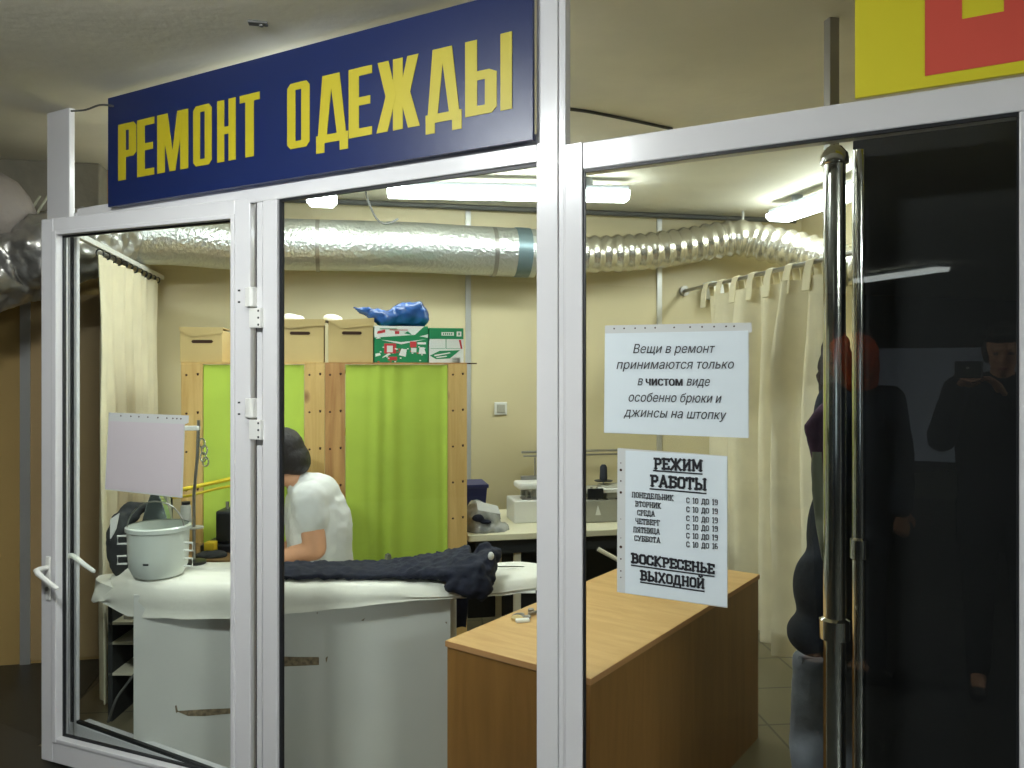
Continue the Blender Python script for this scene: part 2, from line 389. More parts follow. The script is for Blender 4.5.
for a, b in (((sw+.004, -.006, gz0), (sw+.004+g, .006, gz1)), ((LW-sw-.012-g, -.006, gz0), (LW-sw-.012, .006, gz1)), ((sw, -.006, gz1-g), (LW-sw-.012, .006, gz1)), ((sw, -.006, gz0), (LW-sw-.012, .006, gz0+g))): o.box(a, b)
o.build('gasket', 'gasket', d1)
MB(MD).box((sw+.004, -.003, gz0), (LW-sw-.012, .003, gz1)).build('glass', 'glass', d1)
MB(MD).box((-.012, -.026, .03), (-.002, -.008, DT-.01)).build('edge_seal', 'gasket', d1)
def hinge(zc):
    o = MB(MD); o.box((-.03, .028, zc-.034), (.012, .042, zc+.034)); o.tube([(-.018, .044, zc-.034), (-.018, .044, zc+.034)], .012, 12)
    h = o.build('hinge', 'white_plastic', d1, smooth=True, bevel=.002)
    o = MB(MP); q0 = -2.14; z2 = zc-.075
    o.box((q0-.035, -.022, z2-.034), (q0+.02, -.0, z2+.034)); h2 = o.build('hinge_plate', 'white_plastic', h, bevel=.002)
    o = MB(MP)
    for dz in (-.024, 0, .024): o.tube([(q0+.012, -.0235, z2+dz), (q0+.012, -.02, z2+dz)], .004, 8)
    for dz in (-.02, .02): o.box((-2.196, -.052, zc+dz-.003), (-2.190, -.046, zc+dz+.003))
    o.build('screw', 'black_plastic', h)
hinge(H+(368-297)/F_PX*zN(256)); hinge(H+(368-408)/F_PX*zN(258))
def handle(side, xs, z0):
    s_ = 1 if side > 0 else -1
    o = MB(MD); o.box((xs-.013, s_*.03 if s_ > 0 else -.039, z0-.13), (xs+.013, .039 if s_ > 0 else -.03, z0+.045))
    pl = o.build('handle_plate', 'white_plastic', d1, bevel=.004)
    o = MB(MD); y = s_*.039; e = s_*.055
    o.tube([(xs, y, z0), (xs, y+e*.6, z0+.002), (xs-.004, y+e*.9, z0), (xs-.02, y+e, z0-.008), (xs-.07, y+e, z0-.032), (xs-.125, y+e, z0-.055), (xs-.132, y+e, z0-.057)], [.010, .010, .011, .011, .0095, .0085, .005], 12)
    o.build('lever', 'white_plastic', pl, smooth=True)
    if s_ > 0: MB(MD).tube([(xs, .038, z0-.085), (xs, .043, z0-.085)], .009, 14).build('key_cylinder', 'steel', pl, smooth=True)
hz = H-(568-368)/F_PX*3.2
handle(1, LW-.048, hz+.0); handle(-1, LW-.020, hz+.02)

# ------------------------------------------------------------ lettering
SG = {
 'Р': [[(0,0),(.42,0),(.42,1),(0,1)], [(.3,1),(.85,1),(1,.93),(.6,.88),(.3,.88)], [(.6,.52),(1,.46),(1,.93),(.6,.88)], [(.3,.40),(.85,.40),(1,.46),(.6,.52),(.3,.52)]],
 'Е': [[(0,0),(.44,0),(.44,1),(0,1)], [(.4,.88),(1,.88),(1,1),(.4,1)], [(.4,.45),(.92,.45),(.92,.57),(.4,.57)], [(.4,0),(1,0),(1,.12),(.4,.12)]],
 'М': [[(0,0),(.25,0),(.25,1),(0,1)], [(.75,0),(1,0),(1,1),(.75,1)], [(.1,1),(.34,1),(.58,.0),(.41,.0)], [(.9,1),(.66,1),(.42,.0),(.59,.0)]],
 'О': [[(0,.07),(.37,.1),(.37,.9),(0,.93)], [(.63,.1),(1,.07),(1,.93),(.63,.9)], [(0,.93),(.15,1),(.85,1),(1,.93),(.63,.89),(.37,.89)], [(0,.07),(.37,.11),(.63,.11),(1,.07),(.85,0),(.15,0)]],
 'Н': [[(0,0),(.38,0),(.38,1),(0,1)], [(.62,0),(1,0),(1,1),(.62,1)], [(.3,.44),(.7,.44),(.7,.56),(.3,.56)]],
 'Т': [[(0,.88),(1,.88),(1,1),(0,1)], [(.29,0),(.71,0),(.71,.9),(.29,.9)]],
 'Д': [[(0,-.14),(.26,-.14),(.26,.12),(0,.12)], [(.74,-.14),(1,-.14),(1,.12),(.74,.12)], [(0,0),(1,0),(1,.12),(0,.12)], [(.06,.1),(.34,.1),(.5,.88),(.5,1),(.2,1)], [(.94,.1),(.66,.1),(.46,.88),(.46,1),(.74,1)], [(.2,.86),(.74,.86),(.74,1),(.2,1)]],
 'Ж': [[(.38,0),(.62,0),(.62,1),(.38,1)], [(0,1),(.27,1),(.46,.5),(.2,.5)], [(.2,.5),(.46,.5),(.25,0),(-.03,0)], [(1,1),(.73,1),(.54,.5),(.8,.5)], [(.8,.5),(.54,.5),(.75,0),(1.03,0)]],
 'Ы': [[(0,0),(.26,0),(.26,1),(0,1)], [(.2,.46),(.56,.46),(.68,.53),(.52,.58),(.2,.58)], [(.43,.1),(.68,.07),(.68,.53),(.43,.5)], [(.2,0),(.57,0),(.68,.07),(.5,.12),(.2,.12)], [(.76,0),(1,0),(1,1),(.76,1)]],
}
sign = thing('shop_sign', 'long blue board with yellow lettering above the open door', 'sign', MP @ Vector((-2.03, -.055, 2.2375)), RZP)
SO = -.03
MB(MP).box((qx(108, SO), SO, 2.2375), (qx(532.5, SO), SO+.012, 2.668)).build('board', 'blue', sign)
o = MB(MP)
for ch, x0, x1 in (('Р',118,136),('Е',137,154),('М',157,188),('О',193,211.5),('Н',217,235.5),('Т',239.5,259.5),('О',287,309.5),('Д',316,348),('Е',348.5,372),('Ж',377.5,418.5),('Д',425.5,461.5),('Ы',465,512)):
    q0, q1 = qx(x0, SO-.002), qx(x1, SO-.002)
    zb, zt = 2.333, 2.552
    for i, poly in enumerate(SG[ch]):
        o.prism([(q0+(q1-q0)*x, SO-.0015-.0002*i, zb+(zt-zb)*y) for x, y in poly], (0, .0015, 0))
o.build('lettering', 'yellow', sign)
# neighbour's yellow board with a red block letter
yb = thing('advertising_board', 'yellow board with a big red block letter, cut by the top right corner', 'sign', MP @ Vector((.4, -.03, HT2)), RZP)
YO = -.015
MB(MP).box((qx(855, YO), YO, HT2+.002), (1.2, YO+.01, CEIL-.02)).build('board', 'yellow2', yb)
o = MB(MP); a0, a1 = qx(925, YO), qx(925, YO)+.245; b0, b1 = qx(962, YO), qx(1004, YO); zl, zn = 2.244, 2.354
for bx in ((a0, b0, zl, 2.62), (b1, a1, zl, 2.62), (b0, b1, zl, zn), (b0, b1, 2.52, 2.62)): o.box((bx[0], YO-.0015, bx[2]), (bx[1], YO, bx[3]))
o.build('lettering', 'red', yb)

# slab-serif stroke font for the timetable
T = {
 'Р': (.62, [[(.17,0),(.17,.93)],[(.06,.93),(.42,.93),(.53,.82),(.53,.58),(.42,.46),(.17,.46)]], [(.17,0)]),
 'Е': (.60, [[(.17,0),(.17,1)],[(.05,.93),(.54,.93),(.54,.74)],[(.17,.5),(.42,.5)],[(.05,.07),(.54,.07),(.54,.26)]], []),
 'Ж': (.95, [[(.47,0),(.47,1)],[(.12,1),(.42,.5),(.10,0)],[(.83,1),(.53,.5),(.85,0)]], [(.1,0),(.85,0),(.12,1),(.83,1)]),
 'И': (.70, [[(.16,0),(.16,1)],[(.56,0),(.56,1)],[(.16,.15),(.56,.85)]], [(.16,0),(.56,0),(.16,1),(.56,1)]),
 'Й': (.70, [[(.16,0),(.16,1)],[(.56,0),(.56,1)],[(.16,.15),(.56,.85)],[(.22,1.26),(.36,1.14),(.5,1.26)]], [(.16,0),(.56,0),(.16,1),(.56,1)]),
 'М': (.85, [[(.16,0),(.16,1)],[(.70,0),(.70,1)],[(.16,1),(.43,.25),(.70,1)]], [(.16,0),(.70,0),(.12,1),(.74,1)]),
 'А': (.72, [[(.12,0),(.36,1),(.60,0)],[(.2,.32),(.52,.32)]], [(.12,0),(.6,0)]),
 'Б': (.64, [[(.17,0),(.17,1)],[(.05,.93),(.54,.93),(.54,.76)],[(.17,.55),(.42,.55),(.54,.44),(.54,.18),(.42,.07),(.05,.07)]], []),
 'В': (.64, [[(.17,0),(.17,1)],[(.05,.93),(.42,.93),(.51,.84),(.51,.64),(.42,.53),(.17,.53)],[(.42,.53),(.54,.42),(.54,.18),(.42,.07),(.05,.07)]], []),
 'О': (.62, [[(.30,.93),(.44,.93),(.53,.8),(.53,.2),(.44,.07),(.2,.07),(.11,.2),(.11,.8),(.2,.93),(.34,.93)]], []),
 'Т': (.64, [[(.32,0),(.32,1)],[(.08,.72),(.08,.93),(.56,.93),(.56,.72)]], [(.32,0)]),
 'Ы': (.90, [[(.16,0),(.16,1)],[(.16,.52),(.40,.52),(.52,.42),(.52,.18),(.40,.07),(.05,.07)],[(.76,0),(.76,1)]], [(.14,1),(.76,0),(.76,1)]),
 'Ь': (.62, [[(.16,0),(.16,1)],[(.16,.52),(.40,.52),(.52,.42),(.52,.18),(.40,.07),(.05,.07)]], [(.14,1)]),
 'С': (.60, [[(.52,.68),(.52,.82),(.42,.93),(.2,.93),(.11,.8),(.11,.2),(.2,.07),(.42,.07),(.52,.18),(.52,.32)]], []),
 'К': (.68, [[(.16,0),(.16,1)],[(.56,1),(.24,.5),(.58,0)]], [(.16,0),(.58,0),(.16,1),(.56,1)]),
 'Н': (.70, [[(.16,0),(.16,1)],[(.56,0),(.56,1)],[(.16,.5),(.56,.5)]], [(.16,0),(.56,0),(.16,1),(.56,1)]),
 'Х': (.70, [[(.12,0),(.58,1)],[(.58,0),(.12,1)]], [(.12,0),(.58,0),(.12,1),(.58,1)]),
 'Д': (.72, [[(.08,-.14),(.08,.07),(.64,.07),(.64,-.14)],[(.18,.07),(.26,.93),(.54,.93),(.54,.07)]], []),
 'П': (.70, [[(.16,0),(.16,.93),(.56,.93),(.56,0)]], [(.16,0),(.56,0)]),
 'Л': (.70, [[(.1,.05),(.2,.12),(.28,.93),(.56,.93),(.56,0)]], [(.56,0)]),
 'Ч': (.66, [[(.14,1),(.14,.55),(.24,.45),(.52,.45)],[(.52,0),(.52,1)]], [(.52,0)]),
 'Г': (.56, [[(.17,0),(.17,1)],[(.05,.93),(.5,.93),(.5,.72)]], [(.17,0)]),
 'Я': (.66, [[(.52,0),(.52,1)],[(.52,.93),(.25,.93),(.14,.82),(.14,.6),(.25,.48),(.52,.48)],[(.34,.48),(.14,0)]], [(.52,0)]),
 'Ц': (.74, [[(.16,1),(.16,.07),(.66,.07),(.66,-.14)],[(.54,.07),(.54,1)]], [(.16,1),(.54,1)]),
 'У': (.66, [[(.1,1),(.34,.4)],[(.58,1),(.34,.4),(.24,.07),(.1,.07)]], [(.1,1),(.58,1)]),
 '1': (.44, [[(.24,0),(.24,1),(.1,.85)]], [(.24,0)]),
 '0': (.58, [[(.28,.93),(.4,.93),(.48,.8),(.48,.2),(.4,.07),(.18,.07),(.1,.2),(.1,.8),(.18,.93),(.3,.93)]], []),
 '9': (.58, [[(.48,.55),(.18,.5),(.1,.62),(.1,.82),(.18,.93),(.4,.93),(.48,.82),(.48,.2),(.4,.07),(.14,.07)]], []),
 '6': (.58, [[(.44,.93),(.18,.93),(.1,.8),(.1,.2),(.18,.07),(.4,.07),(.48,.18),(.48,.42),(.4,.52),(.1,.5)]], []),
 ' ': (.45, [], []),
}
def slab_text(mb, text, xl, yl, xr, yr, cap, off, th=.19):
    """baseline from (xl,yl) to (xr,yr) in photo units, mapped onto the glass plane"""
    tw = sum(T[c][0] for c in text); sc = (xr-xl)/tw
    def P(x, y, d=0):
        fx = x/tw; px = xl+(xr-xl)*fx; py = yl+(yr-yl)*fx-y*cap
        q, z = pq(px, py, off); return Vector((q, off-d, z))
    x0 = 0; k = 0
    ar = cap/sc
    for ch in text:
        wd, st, sl = T[ch]
        def seg(a, b, t=th):
            nonlocal k
            ax, ay = a[0], a[1]*ar; bx, by = b[0], b[1]*ar
            d = Vector((bx-ax, by-ay)); L_ = d.length
            if L_ < 1e-6: return
            d /= L_; n = Vector((-d.y, d.x))*t/2; e = d*t*.35
            pts = [(ax-e.x+n.x, ay-e.y+n.y), (bx+e.x+n.x, by+e.y+n.y), (bx+e.x-n.x, by+e.y-n.y), (ax-e.x-n.x, ay-e.y-n.y)]
            k += 1
            dd_ = .0002*(k % 5)
            vs = [P(x0+x, y/ar, dd_) for x, y in pts]
            mb.prism(vs, (0, .0004, 0))
        for line in st:
            for a, b in zip(line, line[1:]): seg(a, b)
        for (x, y) in sl:
            yy_ = y-.06 if y > .5 else y+.06
            seg((x-.12, yy_), (x+.12, yy_), .085)
        x0 += wd
def quad(mb, pts, off, th):
    mb.prism([(pq(x, y, off)[0], off, pq(x, y, off)[1]) for x, y in pts], (0, th, 0))
PO = .003
n2 = thing('opening_hours_notice', 'white opening hours sheet in a punched sleeve, lower of two on the right pane', 'notice', MP @ Vector((qx(675), PO, pq(675, 605)[1])), RZP)
o = MB(MP); quad(o, [(617.5, 448), (727.5, 456), (727.5, 608), (617, 592)], PO+.0012, .001); o.build('sleeve', 'sleeve', n2)
o = MB(MP); quad(o, [(625.5, 450.5), (727, 456.5), (727, 607), (625, 593)], PO, .001); sh = o.build('sheet', 'white_paper', n2)
o = MB(MP)
for y, r in ((463, .7), (470, 1.6), (481, 1), (492.5, 1.6), (519, .6), (538, .6), (547, 1.8), (559, 1), (571, .9), (577.5, .8)):
    q, z = pq(620.7, y, PO); MB(MP).tube([(q, PO+.0005, z), (q, PO+.002, z)], .0022*r, 10).build('punched_hole', 'cardhole', n2)
o = MB(MP); TO = PO-.0012
slab_text(o, 'РЕЖИМ', 653.5, 468.8, 702.5, 471.3, 11, TO, .175); slab_text(o, 'РАБОТЫ', 650, 486.2, 706.5, 490.4, 11.5, TO, .175)
for a in ((653, 469.8, 702.5, 473.4), (649.5, 488, 706.5, 492.8), (631, 564.4, 714.5, 575.8), (640, 581.3, 704.5, 590.8)):
    quad(o, [(a[0], a[1]), (a[2], a[3]), (a[2], a[3]+1.4), (a[0], a[1]+1.4)], TO, .0004)
for s_, x0, y0, x1, y1 in (('ПОНЕДЕЛЬНИК',631.5,497.2,673.5,500.8),('ВТОРНИК',635,506.3,661,508.6),('СРЕДА',637,515.2,655,516.5),('ЧЕТВЕРГ',635,523.6,660,525.8),('ПЯТНИЦА',633,532,660,534.4),('СУББОТА',634,540.8,660.5,543)):
    slab_text(o, s_, x0, y0, x1, y1, 5.6, TO, .12)
for s_, y0 in (('С 10 ДО 19', 503), ('С 10 ДО 19', 512), ('С 10 ДО 19', 521), ('С 10 ДО 19', 529.5), ('С 10 ДО 19', 538.3), ('С 10 ДО 16', 547)):
    slab_text(o, s_, 686, y0, 718, y0+2.2, 5.6, TO, .12)
slab_text(o, 'ВОСКРЕСЕНЬЕ', 631, 562.6, 714.5, 574, 9.6, TO, .175); slab_text(o, 'ВЫХОДНОЙ', 640, 579.8, 704.5, 588.6, 9.6, TO, .175)
o.build('lettering', 'ink', sh)

# italic notice
n1 = thing('clean_clothes_notice', 'white sheet with five lines of italic text, upper of the two on the right pane', 'notice', MP @ Vector((qx(677), PO, pq(677, 438)[1])), RZP)
o = MB(MP); quad(o, [(605, 325.5), (751.5, 322.5), (752, 332), (749, 333), (749, 438), (604, 433)], PO+.0012, .001); o.build('sleeve', 'sleeve', n1)
o = MB(MP); quad(o, [(605, 333.5), (748, 330.5), (748, 438), (604, 432.5)], PO, .001); sh = o.build('sheet', 'white_paper', n1)
o = MB(MP)
for x in (614, 624, 635, 645, 655, 674, 690, 702, 714, 726, 734):
    q, z = pq(x, 328.6-(x-614)*.02, PO); MB(MP).tube([(q, PO+.0005, z), (q, PO+.002, z)], .0022, 10).build('punched_hole', 'cardhole', n1)
def font_text(mb, text, xl, yl, xr, yr, xh, off, shear=.22, bold=0.):
    cu = bpy.data.curves.new('t', 'FONT'); cu.body = text; cu.size = 1; cu.offset = bold; cu.resolution_u = 3; cu.fill_mode = 'NONE'
    ob = bpy.data.objects.new('t', cu); C.objects.link(ob); bpy.context.view_layer.update()
    dg = bpy.context.evaluated_depsgraph_get(); me = bpy.data.meshes.new_from_object(ob.evaluated_get(dg))
    bpy.data.objects.remove(ob); bpy.data.curves.remove(cu)
    from mathutils.geometry import delaunay_2d_cdt
    co, _, fc_, *_r = delaunay_2d_cdt([v.co.xy for v in me.vertices], [tuple(e.vertices) for e in me.edges], [], 0, 1e-5)
    segs = [(me.vertices[e.vertices[0]].co.xy.copy(), me.vertices[e.vertices[1]].co.xy.copy()) for e in me.edges]
    def inside(x, y):
        n_c = 0
        for a, b in segs:
            if (a.y > y) != (b.y > y) and x < a.x+(y-a.y)*(b.x-a.x)/(b.y-a.y): n_c += 1
        return n_c % 2
    fc_ = [t for t in fc_ if inside(sum(co[i].x for i in t)/3, sum(co[i].y for i in t)/3)]
    xs = [c.x for c in co]; x0, x1 = min(xs), max(xs)
    vs = []
    for c in co:
        f = (c.x-x0)/(x1-x0); px = xl+(xr-xl)*f+shear*c.y*xh/.52; py = yl+(yr-yl)*f-c.y*xh/.52
        q, z = pq(px, py, off); vs.append(mb.v((q, off, z)))
    for p_ in fc_: mb.face([vs[i] for i in p_])
    bpy.data.meshes.remove(me)
o = MB(MP)
for s_, x0, y0, x1, y1 in (('Вещи в ремонт',633,353.2,713.5,352.8),('принимаются только',616.5,369,733,368.5),('в',637.5,385.3,642,385.3),('виде',686.5,385.6,709,386),('особенно брюки и',628,401.5,720,402.8),('джинсы на штопку',624,416.5,725,419.5)):
    font_text(o, s_, x0, y0, x1, y1, 6.6, TO, bold=0.)
font_text(o, 'чистом', 645.5, 385.4, 682, 385.8, 6.6, TO, 0, 0.)
font_text(o, 'чистом', 646.2, 385.4, 682.7, 385.8, 6.6, TO-.0003, 0, 0.)
o.build('lettering', 'ink', sh, recalc=False)

# blank sheet on the door glass (other side of a notice)
def pd(px, py, y=.006):       # pixel -> leaf plane local (x, y, z)
    t = (px-CX)/F_PX; dirv = FW+RT*t+Vector((0, 0, (HY-py)/F_PX))
    o0 = MD @ Vector((0, y, 0)); k = (o0-Vector((0, 0, H))).dot(yy)/dirv.dot(yy)
    return MD.inverted() @ (Vector((0, 0, H))+dirv*k)
n3 = thing('blank_notice', 'lavender blank sheet hanging on the glass of the open door', 'notice', MD @ Vector((.55, .006, 1.1)), math.atan2(dd.y, dd.x))
def dquad(mb, pts, y, th): mb.prism([pd(a, b_, y) for a, b_ in pts], (0, th, 0))
o = MB(MD); dquad(o, [(109, 412.5), (189, 415.5), (188.5, 423), (185, 424), (182.5, 498), (105, 489.5)], .0045, .001); o.build('sleeve', 'sleeve', n3)
o = MB(MD); dquad(o, [(109, 421), (184, 424), (180.5, 496.5), (106, 488)], .006, .001); o.build('sheet', 'sheet', n3)
o = MB(MD)
for i, x in enumerate((121, 131, 139, 148, 158, 167, 173, 177, 181)):
    p = pd(x, 415.5+(x-115)*.05, .006); MB(MD).tube([p, p+Vector((0, .0014, 0))], .003, 8).build('punched_hole', 'cardhole', n3)

# ------------------------------------------------------------ ceiling lights
def lamp(name, label, p0, p1, zb, wd, matn, group=None):
    p0 = Vector(p0); p1 = Vector(p1); d = p1-p0; L_ = d.length; rz = math.atan2(d.y, d.x); c = (p0+p1)/2
    t = thing(name, label, 'lamp', (c.x, c.y, zb), rz, group)
    Mx = Matrix.Translation((c.x, c.y, 0)) @ Matrix.Rotation(rz, 4, 'Z')
    h = .045
    o = MB(Mx); o.box((-L_/2, -wd/2*.8, zb+h), (L_/2, wd/2*.8, zb+h+.03)); o.box((-L_/2*.7, -.03, zb+h+.03), (-L_/2*.7+.04, .03, CEIL)); o.box((L_/2*.7-.04, -.03, zb+h+.03), (L_/2*.7, .03, CEIL))
    o.build('housing', 'lampmetal', t, bevel=.003)
    o = MB(Mx); prof_ = [(-wd/2, zb+h), (-wd/2, zb+h*.55), (-wd*.36, zb), (wd*.36, zb), (wd/2, zb+h*.55), (wd/2, zb+h)]
    o.rings([[(-L_/2+.0, y, z) for y, z in prof_], [(L_/2, y, z) for y, z in prof_]]); o.build('diffuser', matn, t, smooth=True)
    for s_ in (-1, 1):
        o = MB(Mx); o.box((s_*L_/2-.006, -wd/2-.002, zb+h*.3), (s_*L_/2+.006, wd/2+.002, zb+h+.02)); 
    return t
z1 = 4.55
a = cf(388, 4.50, 0); b_ = cf(627, 4.62, 0)
lamp('ceiling_lamp', 'long lit tube lamp crossing the middle pane just under the transom', (a.x, a.y, 0), (b_.x, b_.y, 0), 2.565, .15, 'lampshop', 'tube lamps in the shop')
a = cf(322, 4.66, 0); a_l = a; lamp('ceiling_lamp', 'lit tube lamp seen end-on above the cardboard boxes', (a.x, a.y, 0), (a.x, a.y-1.1, 0), 2.535, .17, 'lampshop', 'tube lamps in the shop')
a = cf(779, 5.25, 0); lamp('ceiling_lamp', 'lit tube lamp right of the duct bend, partly behind the chrome pole', (a.x, a.y, 0), (a.x, a.y-1.3, 0), 2.56, .19, 'lampshop', 'tube lamps in the shop')
lamp('ceiling_lamp', 'short fill lamp added unseen behind the blue sign, in line with the end-on one', (a_l.x+.06, 3.5, 0), (a_l.x+.06, 3.0, 0), 2.6, .26, 'lampshop', 'tube lamps in the shop')  # unseen lamp added to brighten the cabinet and shelf fronts
# hall lamps out in front of the shop
c = MP @ Vector((-1.75, -1.5, 0)); lamp('ceiling_lamp', 'tube lamp on the hall ceiling in front of the shop door', (c-WV*.3), (c+WV*.3), 2.6, .10, 'lamphall', 'tube lamps in the hall')
lamp('ceiling_lamp', 'tube lamp far back in the hall behind the photographer', (-4.9, -3.9, 0), (-3.7, -3.9, 0), 2.6, .17, 'lampfar', 'tube lamps in the hall')
lamp('ceiling_lamp', 'tube lamp on the hall ceiling right of the photographer', (1.3, -2.6, 0), (2.5, -2.6, 0), 2.45, .17, 'lamphall', 'tube lamps in the hall')

# ------------------------------------------------------------ ducts and cables
def smooth_path(pts, n=8):
    P = [Vector(p) for p in pts]; out = []
    for i in range(len(P)-1):
        p0, p1, p2, p3 = P[max(i-1, 0)], P[i], P[i+1], P[min(i+2, len(P)-1)]
        for k in range(n):
            t = k/n; out.append(.5*((2*p1)+(-p0+p2)*t+(2*p0-5*p1+4*p2-p3)*t*t+(-p0+3*p1-3*p2+p3)*t**3))
    out.append(P[-1]); return out
DY = 5.08
def dp(px, py, Y=DY): return cw(px, py, zY(px, Y))
duct = thing('ventilation_duct', 'thick silver foil duct running along the back wall under the ceiling', 'duct', dp(400, 270))
path = [dp(534, 253.5), dp(470, 250.5), dp(400, 247), dp(282, 244.5), cw(230, 243, 4.75), cw(180, 238, 4.58), cw(115, 235, 4.38)]
pp = smooth_path(path, 8)
MB().tube(pp, .157, 32).build('foil_tube', 'foil', duct, smooth=True)
for px in (318, 493):
    MB().tube([dp(px-2, 244.5+(px-282)*.036), dp(px+2, 244.6+(px-282)*.036)], .161, 32).build('joint_ring', 'steel', duct, smooth=True)
MB().tube([dp(514, 252.3), dp(528, 253)], .162, 32).build('tape_band', 'tape', duct, smooth=True)
fl = thing('flexible_duct', 'ribbed silver flexible duct bending at the corner above the curtain', 'duct', dp(700, 262))
path = smooth_path([dp(530, 254), dp(590, 254.5, 5.1), dp(650, 251, 5.1), dp(715, 241, 5.1), dp(742, 238, 5.05), cw(765, 243, 5.45), cw(800, 251, 5.3), cw(845, 263, 5.1), cw(890, 274, 4.9)], 24)
# resample evenly
def resample(P, step):
    out = [P[0]]; acc = 0
    for a, b in zip(P, P[1:]):
        d = (b-a).length
        while acc+d >= step:
            a = a+(b-a).normalized()*(step-acc); out.append(a.copy()); d = (b-a).length; acc = 0
        acc += d
    return out
rp = resample(path, .0125)
rad = [.112+.016*(0.5-0.5*math.cos(2*math.pi*i/6.5))*(1 if i > 3 else .3) + .006*noise.noise(Vector((i*.11, 0, 0))) for i in range(len(rp))]
MB().tube(rp, rad, 26).build('foil_tube', 'foilflex', fl, smooth=True, angle=60)
o = MB(); pc = dp(745, 212); o.tube([dp(743, 226, 5.1), Vector((dp(743, 226, 5.1).x, dp(743, 226, 5.1).y, CEIL))], .008, 8); o.build('hanger', 'white_plastic', fl)
cr = thing('foil_wrapped_duct', 'fat crumpled foil duct left of the open door', 'duct', cw(10, 300, 4.05))
pth = smooth_path([cw(112, 236, 4.28), cw(60, 250, 3.85), cw(15, 264, 3.8), cw(-80, 292, 3.6), cw(-200, 330, 3.4)], 40)
MB().tube(pth, [.155+.03*min(1, i/56) for i in range(len(pth))], 72).build('foil_tube', 'foilcr', cr, smooth=True, disp=(.07, .07))
# grey beam / bundle over it
MB().tube(smooth_path([cw(-60, 200, 3.7), cw(-12, 214, 3.75), cw(6, 246, 3.85)], 6), [.2]*7+[.19, .18, .17, .15, .12, .08], 24).build('ventilation_elbow', mat('dull_duct_wrap', (122, 114, 106), .7, bump=.8, bscale=12), smooth=True)
tagp(MB().box((-6.9, 4.62, 2.42), (-1.26, 4.765, CEIL)).build('ceiling_beam', 'concrete', bevel=.01), 'rough grey concrete beam under the ceiling behind the left end post', 'beam')
tagp(bpy.data.objects['ventilation_elbow'], 'dull grey wrapped duct elbow at the left edge above the crumpled foil duct', 'duct')
for (px0, px1), wl in (((44, 20), 'right'), ((36, 12), 'left')):
    tagp(MB().tube([cw(px0+4, 196, 3.9), cw(px1, 240, 3.8)], .006, 8).build('support_wire', 'pipe', smooth=True), 'thin pale rod slanting down by the grey duct elbow, %s one of the pair' % wl, 'wire', 'support rods at the left edge')
def cab(name, pts, r, label):
    tagp(MB().tube(smooth_path(pts, 6), r, 8).build(name, 'cable', smooth=True), label, 'cable')
cz = CEIL-.006
def onc(px, py): z = (cz-H)*F_PX/(HY-py); return cw(px, py, z)
cab('ceiling_cable', [onc(567, 109), onc(590, 112), onc(630, 120), onc(672, 129)], .007, 'dark cable along the ceiling just right of the central mullion')
cab('sign_cable', [cw(69, 111, 3.36), cw(85, 110, 3.3), cw(100, 105, 3.22), cw(113, 106, 3.14)], .004, 'thin cable from the end post to the blue sign')
cab('hanging_cable', [onc(366, 192), cw(368, 200, 4.6), cw(376, 218, 4.62), cw(386, 224, 4.62), cw(398, 219, 4.65)], .006, 'cable loop dangling from the shop ceiling above the duct')
t = MB(); t.tube([(-.9, 5.22, 2.66), (3.2, 5.22, 2.66)], .018, 10); tagp(t.build('conduit_pipe', 'cable', smooth=True), 'thin dark conduit where back wall meets ceiling', 'pipe')
# sooty bracket on ceiling above the sign
c = MP @ Vector((qx(258, -.2), -.2, CEIL-.03)); o = MB(); o.box((c.x-.03, c.y-.015, CEIL-.008), (c.x+.03, c.y+.015, CEIL)); o.tube([(c.x+.01, c.y, CEIL-.014), (c.x+.01, c.y, CEIL-.005)], .008, 8)
tagp(o.build('ceiling_bracket', 'cable', bevel=.003), 'small grey bracket on the ceiling above the middle of the blue sign', 'bracket')

# ------------------------------------------------------------ curtains
def curtain(name, label, p0, p1, z0, z1, folds, amp, group=None, parent_name='curtain', seed=0, gather=.0, skewb=0.):
    p0 = Vector(p0); p1 = Vector(p1); d = (p1-p0); L_ = d.length; d.normalize(); n = Vector((d.y, -d.x, 0))
    t = thing(name, label, 'curtain', ((p0.x+p1.x)/2, (p0.y+p1.y)/2, z0), 0, group)
    def fn(u, v):
        ph = 2*math.pi*folds*(u+.018*math.sin(9*u+seed)+.01*math.sin(4*v+seed))
        a = amp*(.35+.65*min(1, (1-v)*4+.15))*(1+.35*math.sin(5.3*u*math.pi+seed))
        p = p0+d*(L_*(u+skewb*(1-v)*(1-u)))+n*(a*math.sin(ph)+.25*a*math.sin(2.3*ph+1+seed)+.02*noise.noise(Vector((u*6, v*3, seed))))
        z = z0+(z1-z0)*v; return (p.x, p.y, z)
    MB().grid(fn, int(folds*16), 14, .004, n).build('cloth', 'curtain', t, smooth=True, angle=80)
    return t, p0, d, L_, n
LX = -1.085
t, *_ = curtain('room_curtain', 'plain cream curtain on rings behind the open door', (LX, 3.93, 0), (LX, 5.16, 0), .05, 2.115, 7, .016, seed=1, skewb=.05)
rail = thing('curtain_rail', 'white ceiling-hung rail with rings over the plain cream curtain', 'curtain rail', (LX, 4.4, 2.15))
MB().box((LX-.012, 3.62, 2.145), (LX+.012, 5.28, 2.17)).build('rail', 'white_plastic', rail, bevel=.002)
for i in range(12):
    y = 3.98+i*.105; o = MB(); o.tube([(LX+.0+.016*math.cos(a), y, 2.128+.018*math.sin(a)) for a in [2*math.pi*k/12 for k in range(13)]], .0035, 6); o.build('ring', 'black_plastic', rail, smooth=True)
RX = 2.37
t, p0, d, L_, n = curtain('fitting_room_curtain', 'heavy cream tab-top curtain hanging right of the notices', (RX, 3.45, 0), (RX-.03, 4.85, 0), .06, 2.07, 5.5, .07, seed=3)
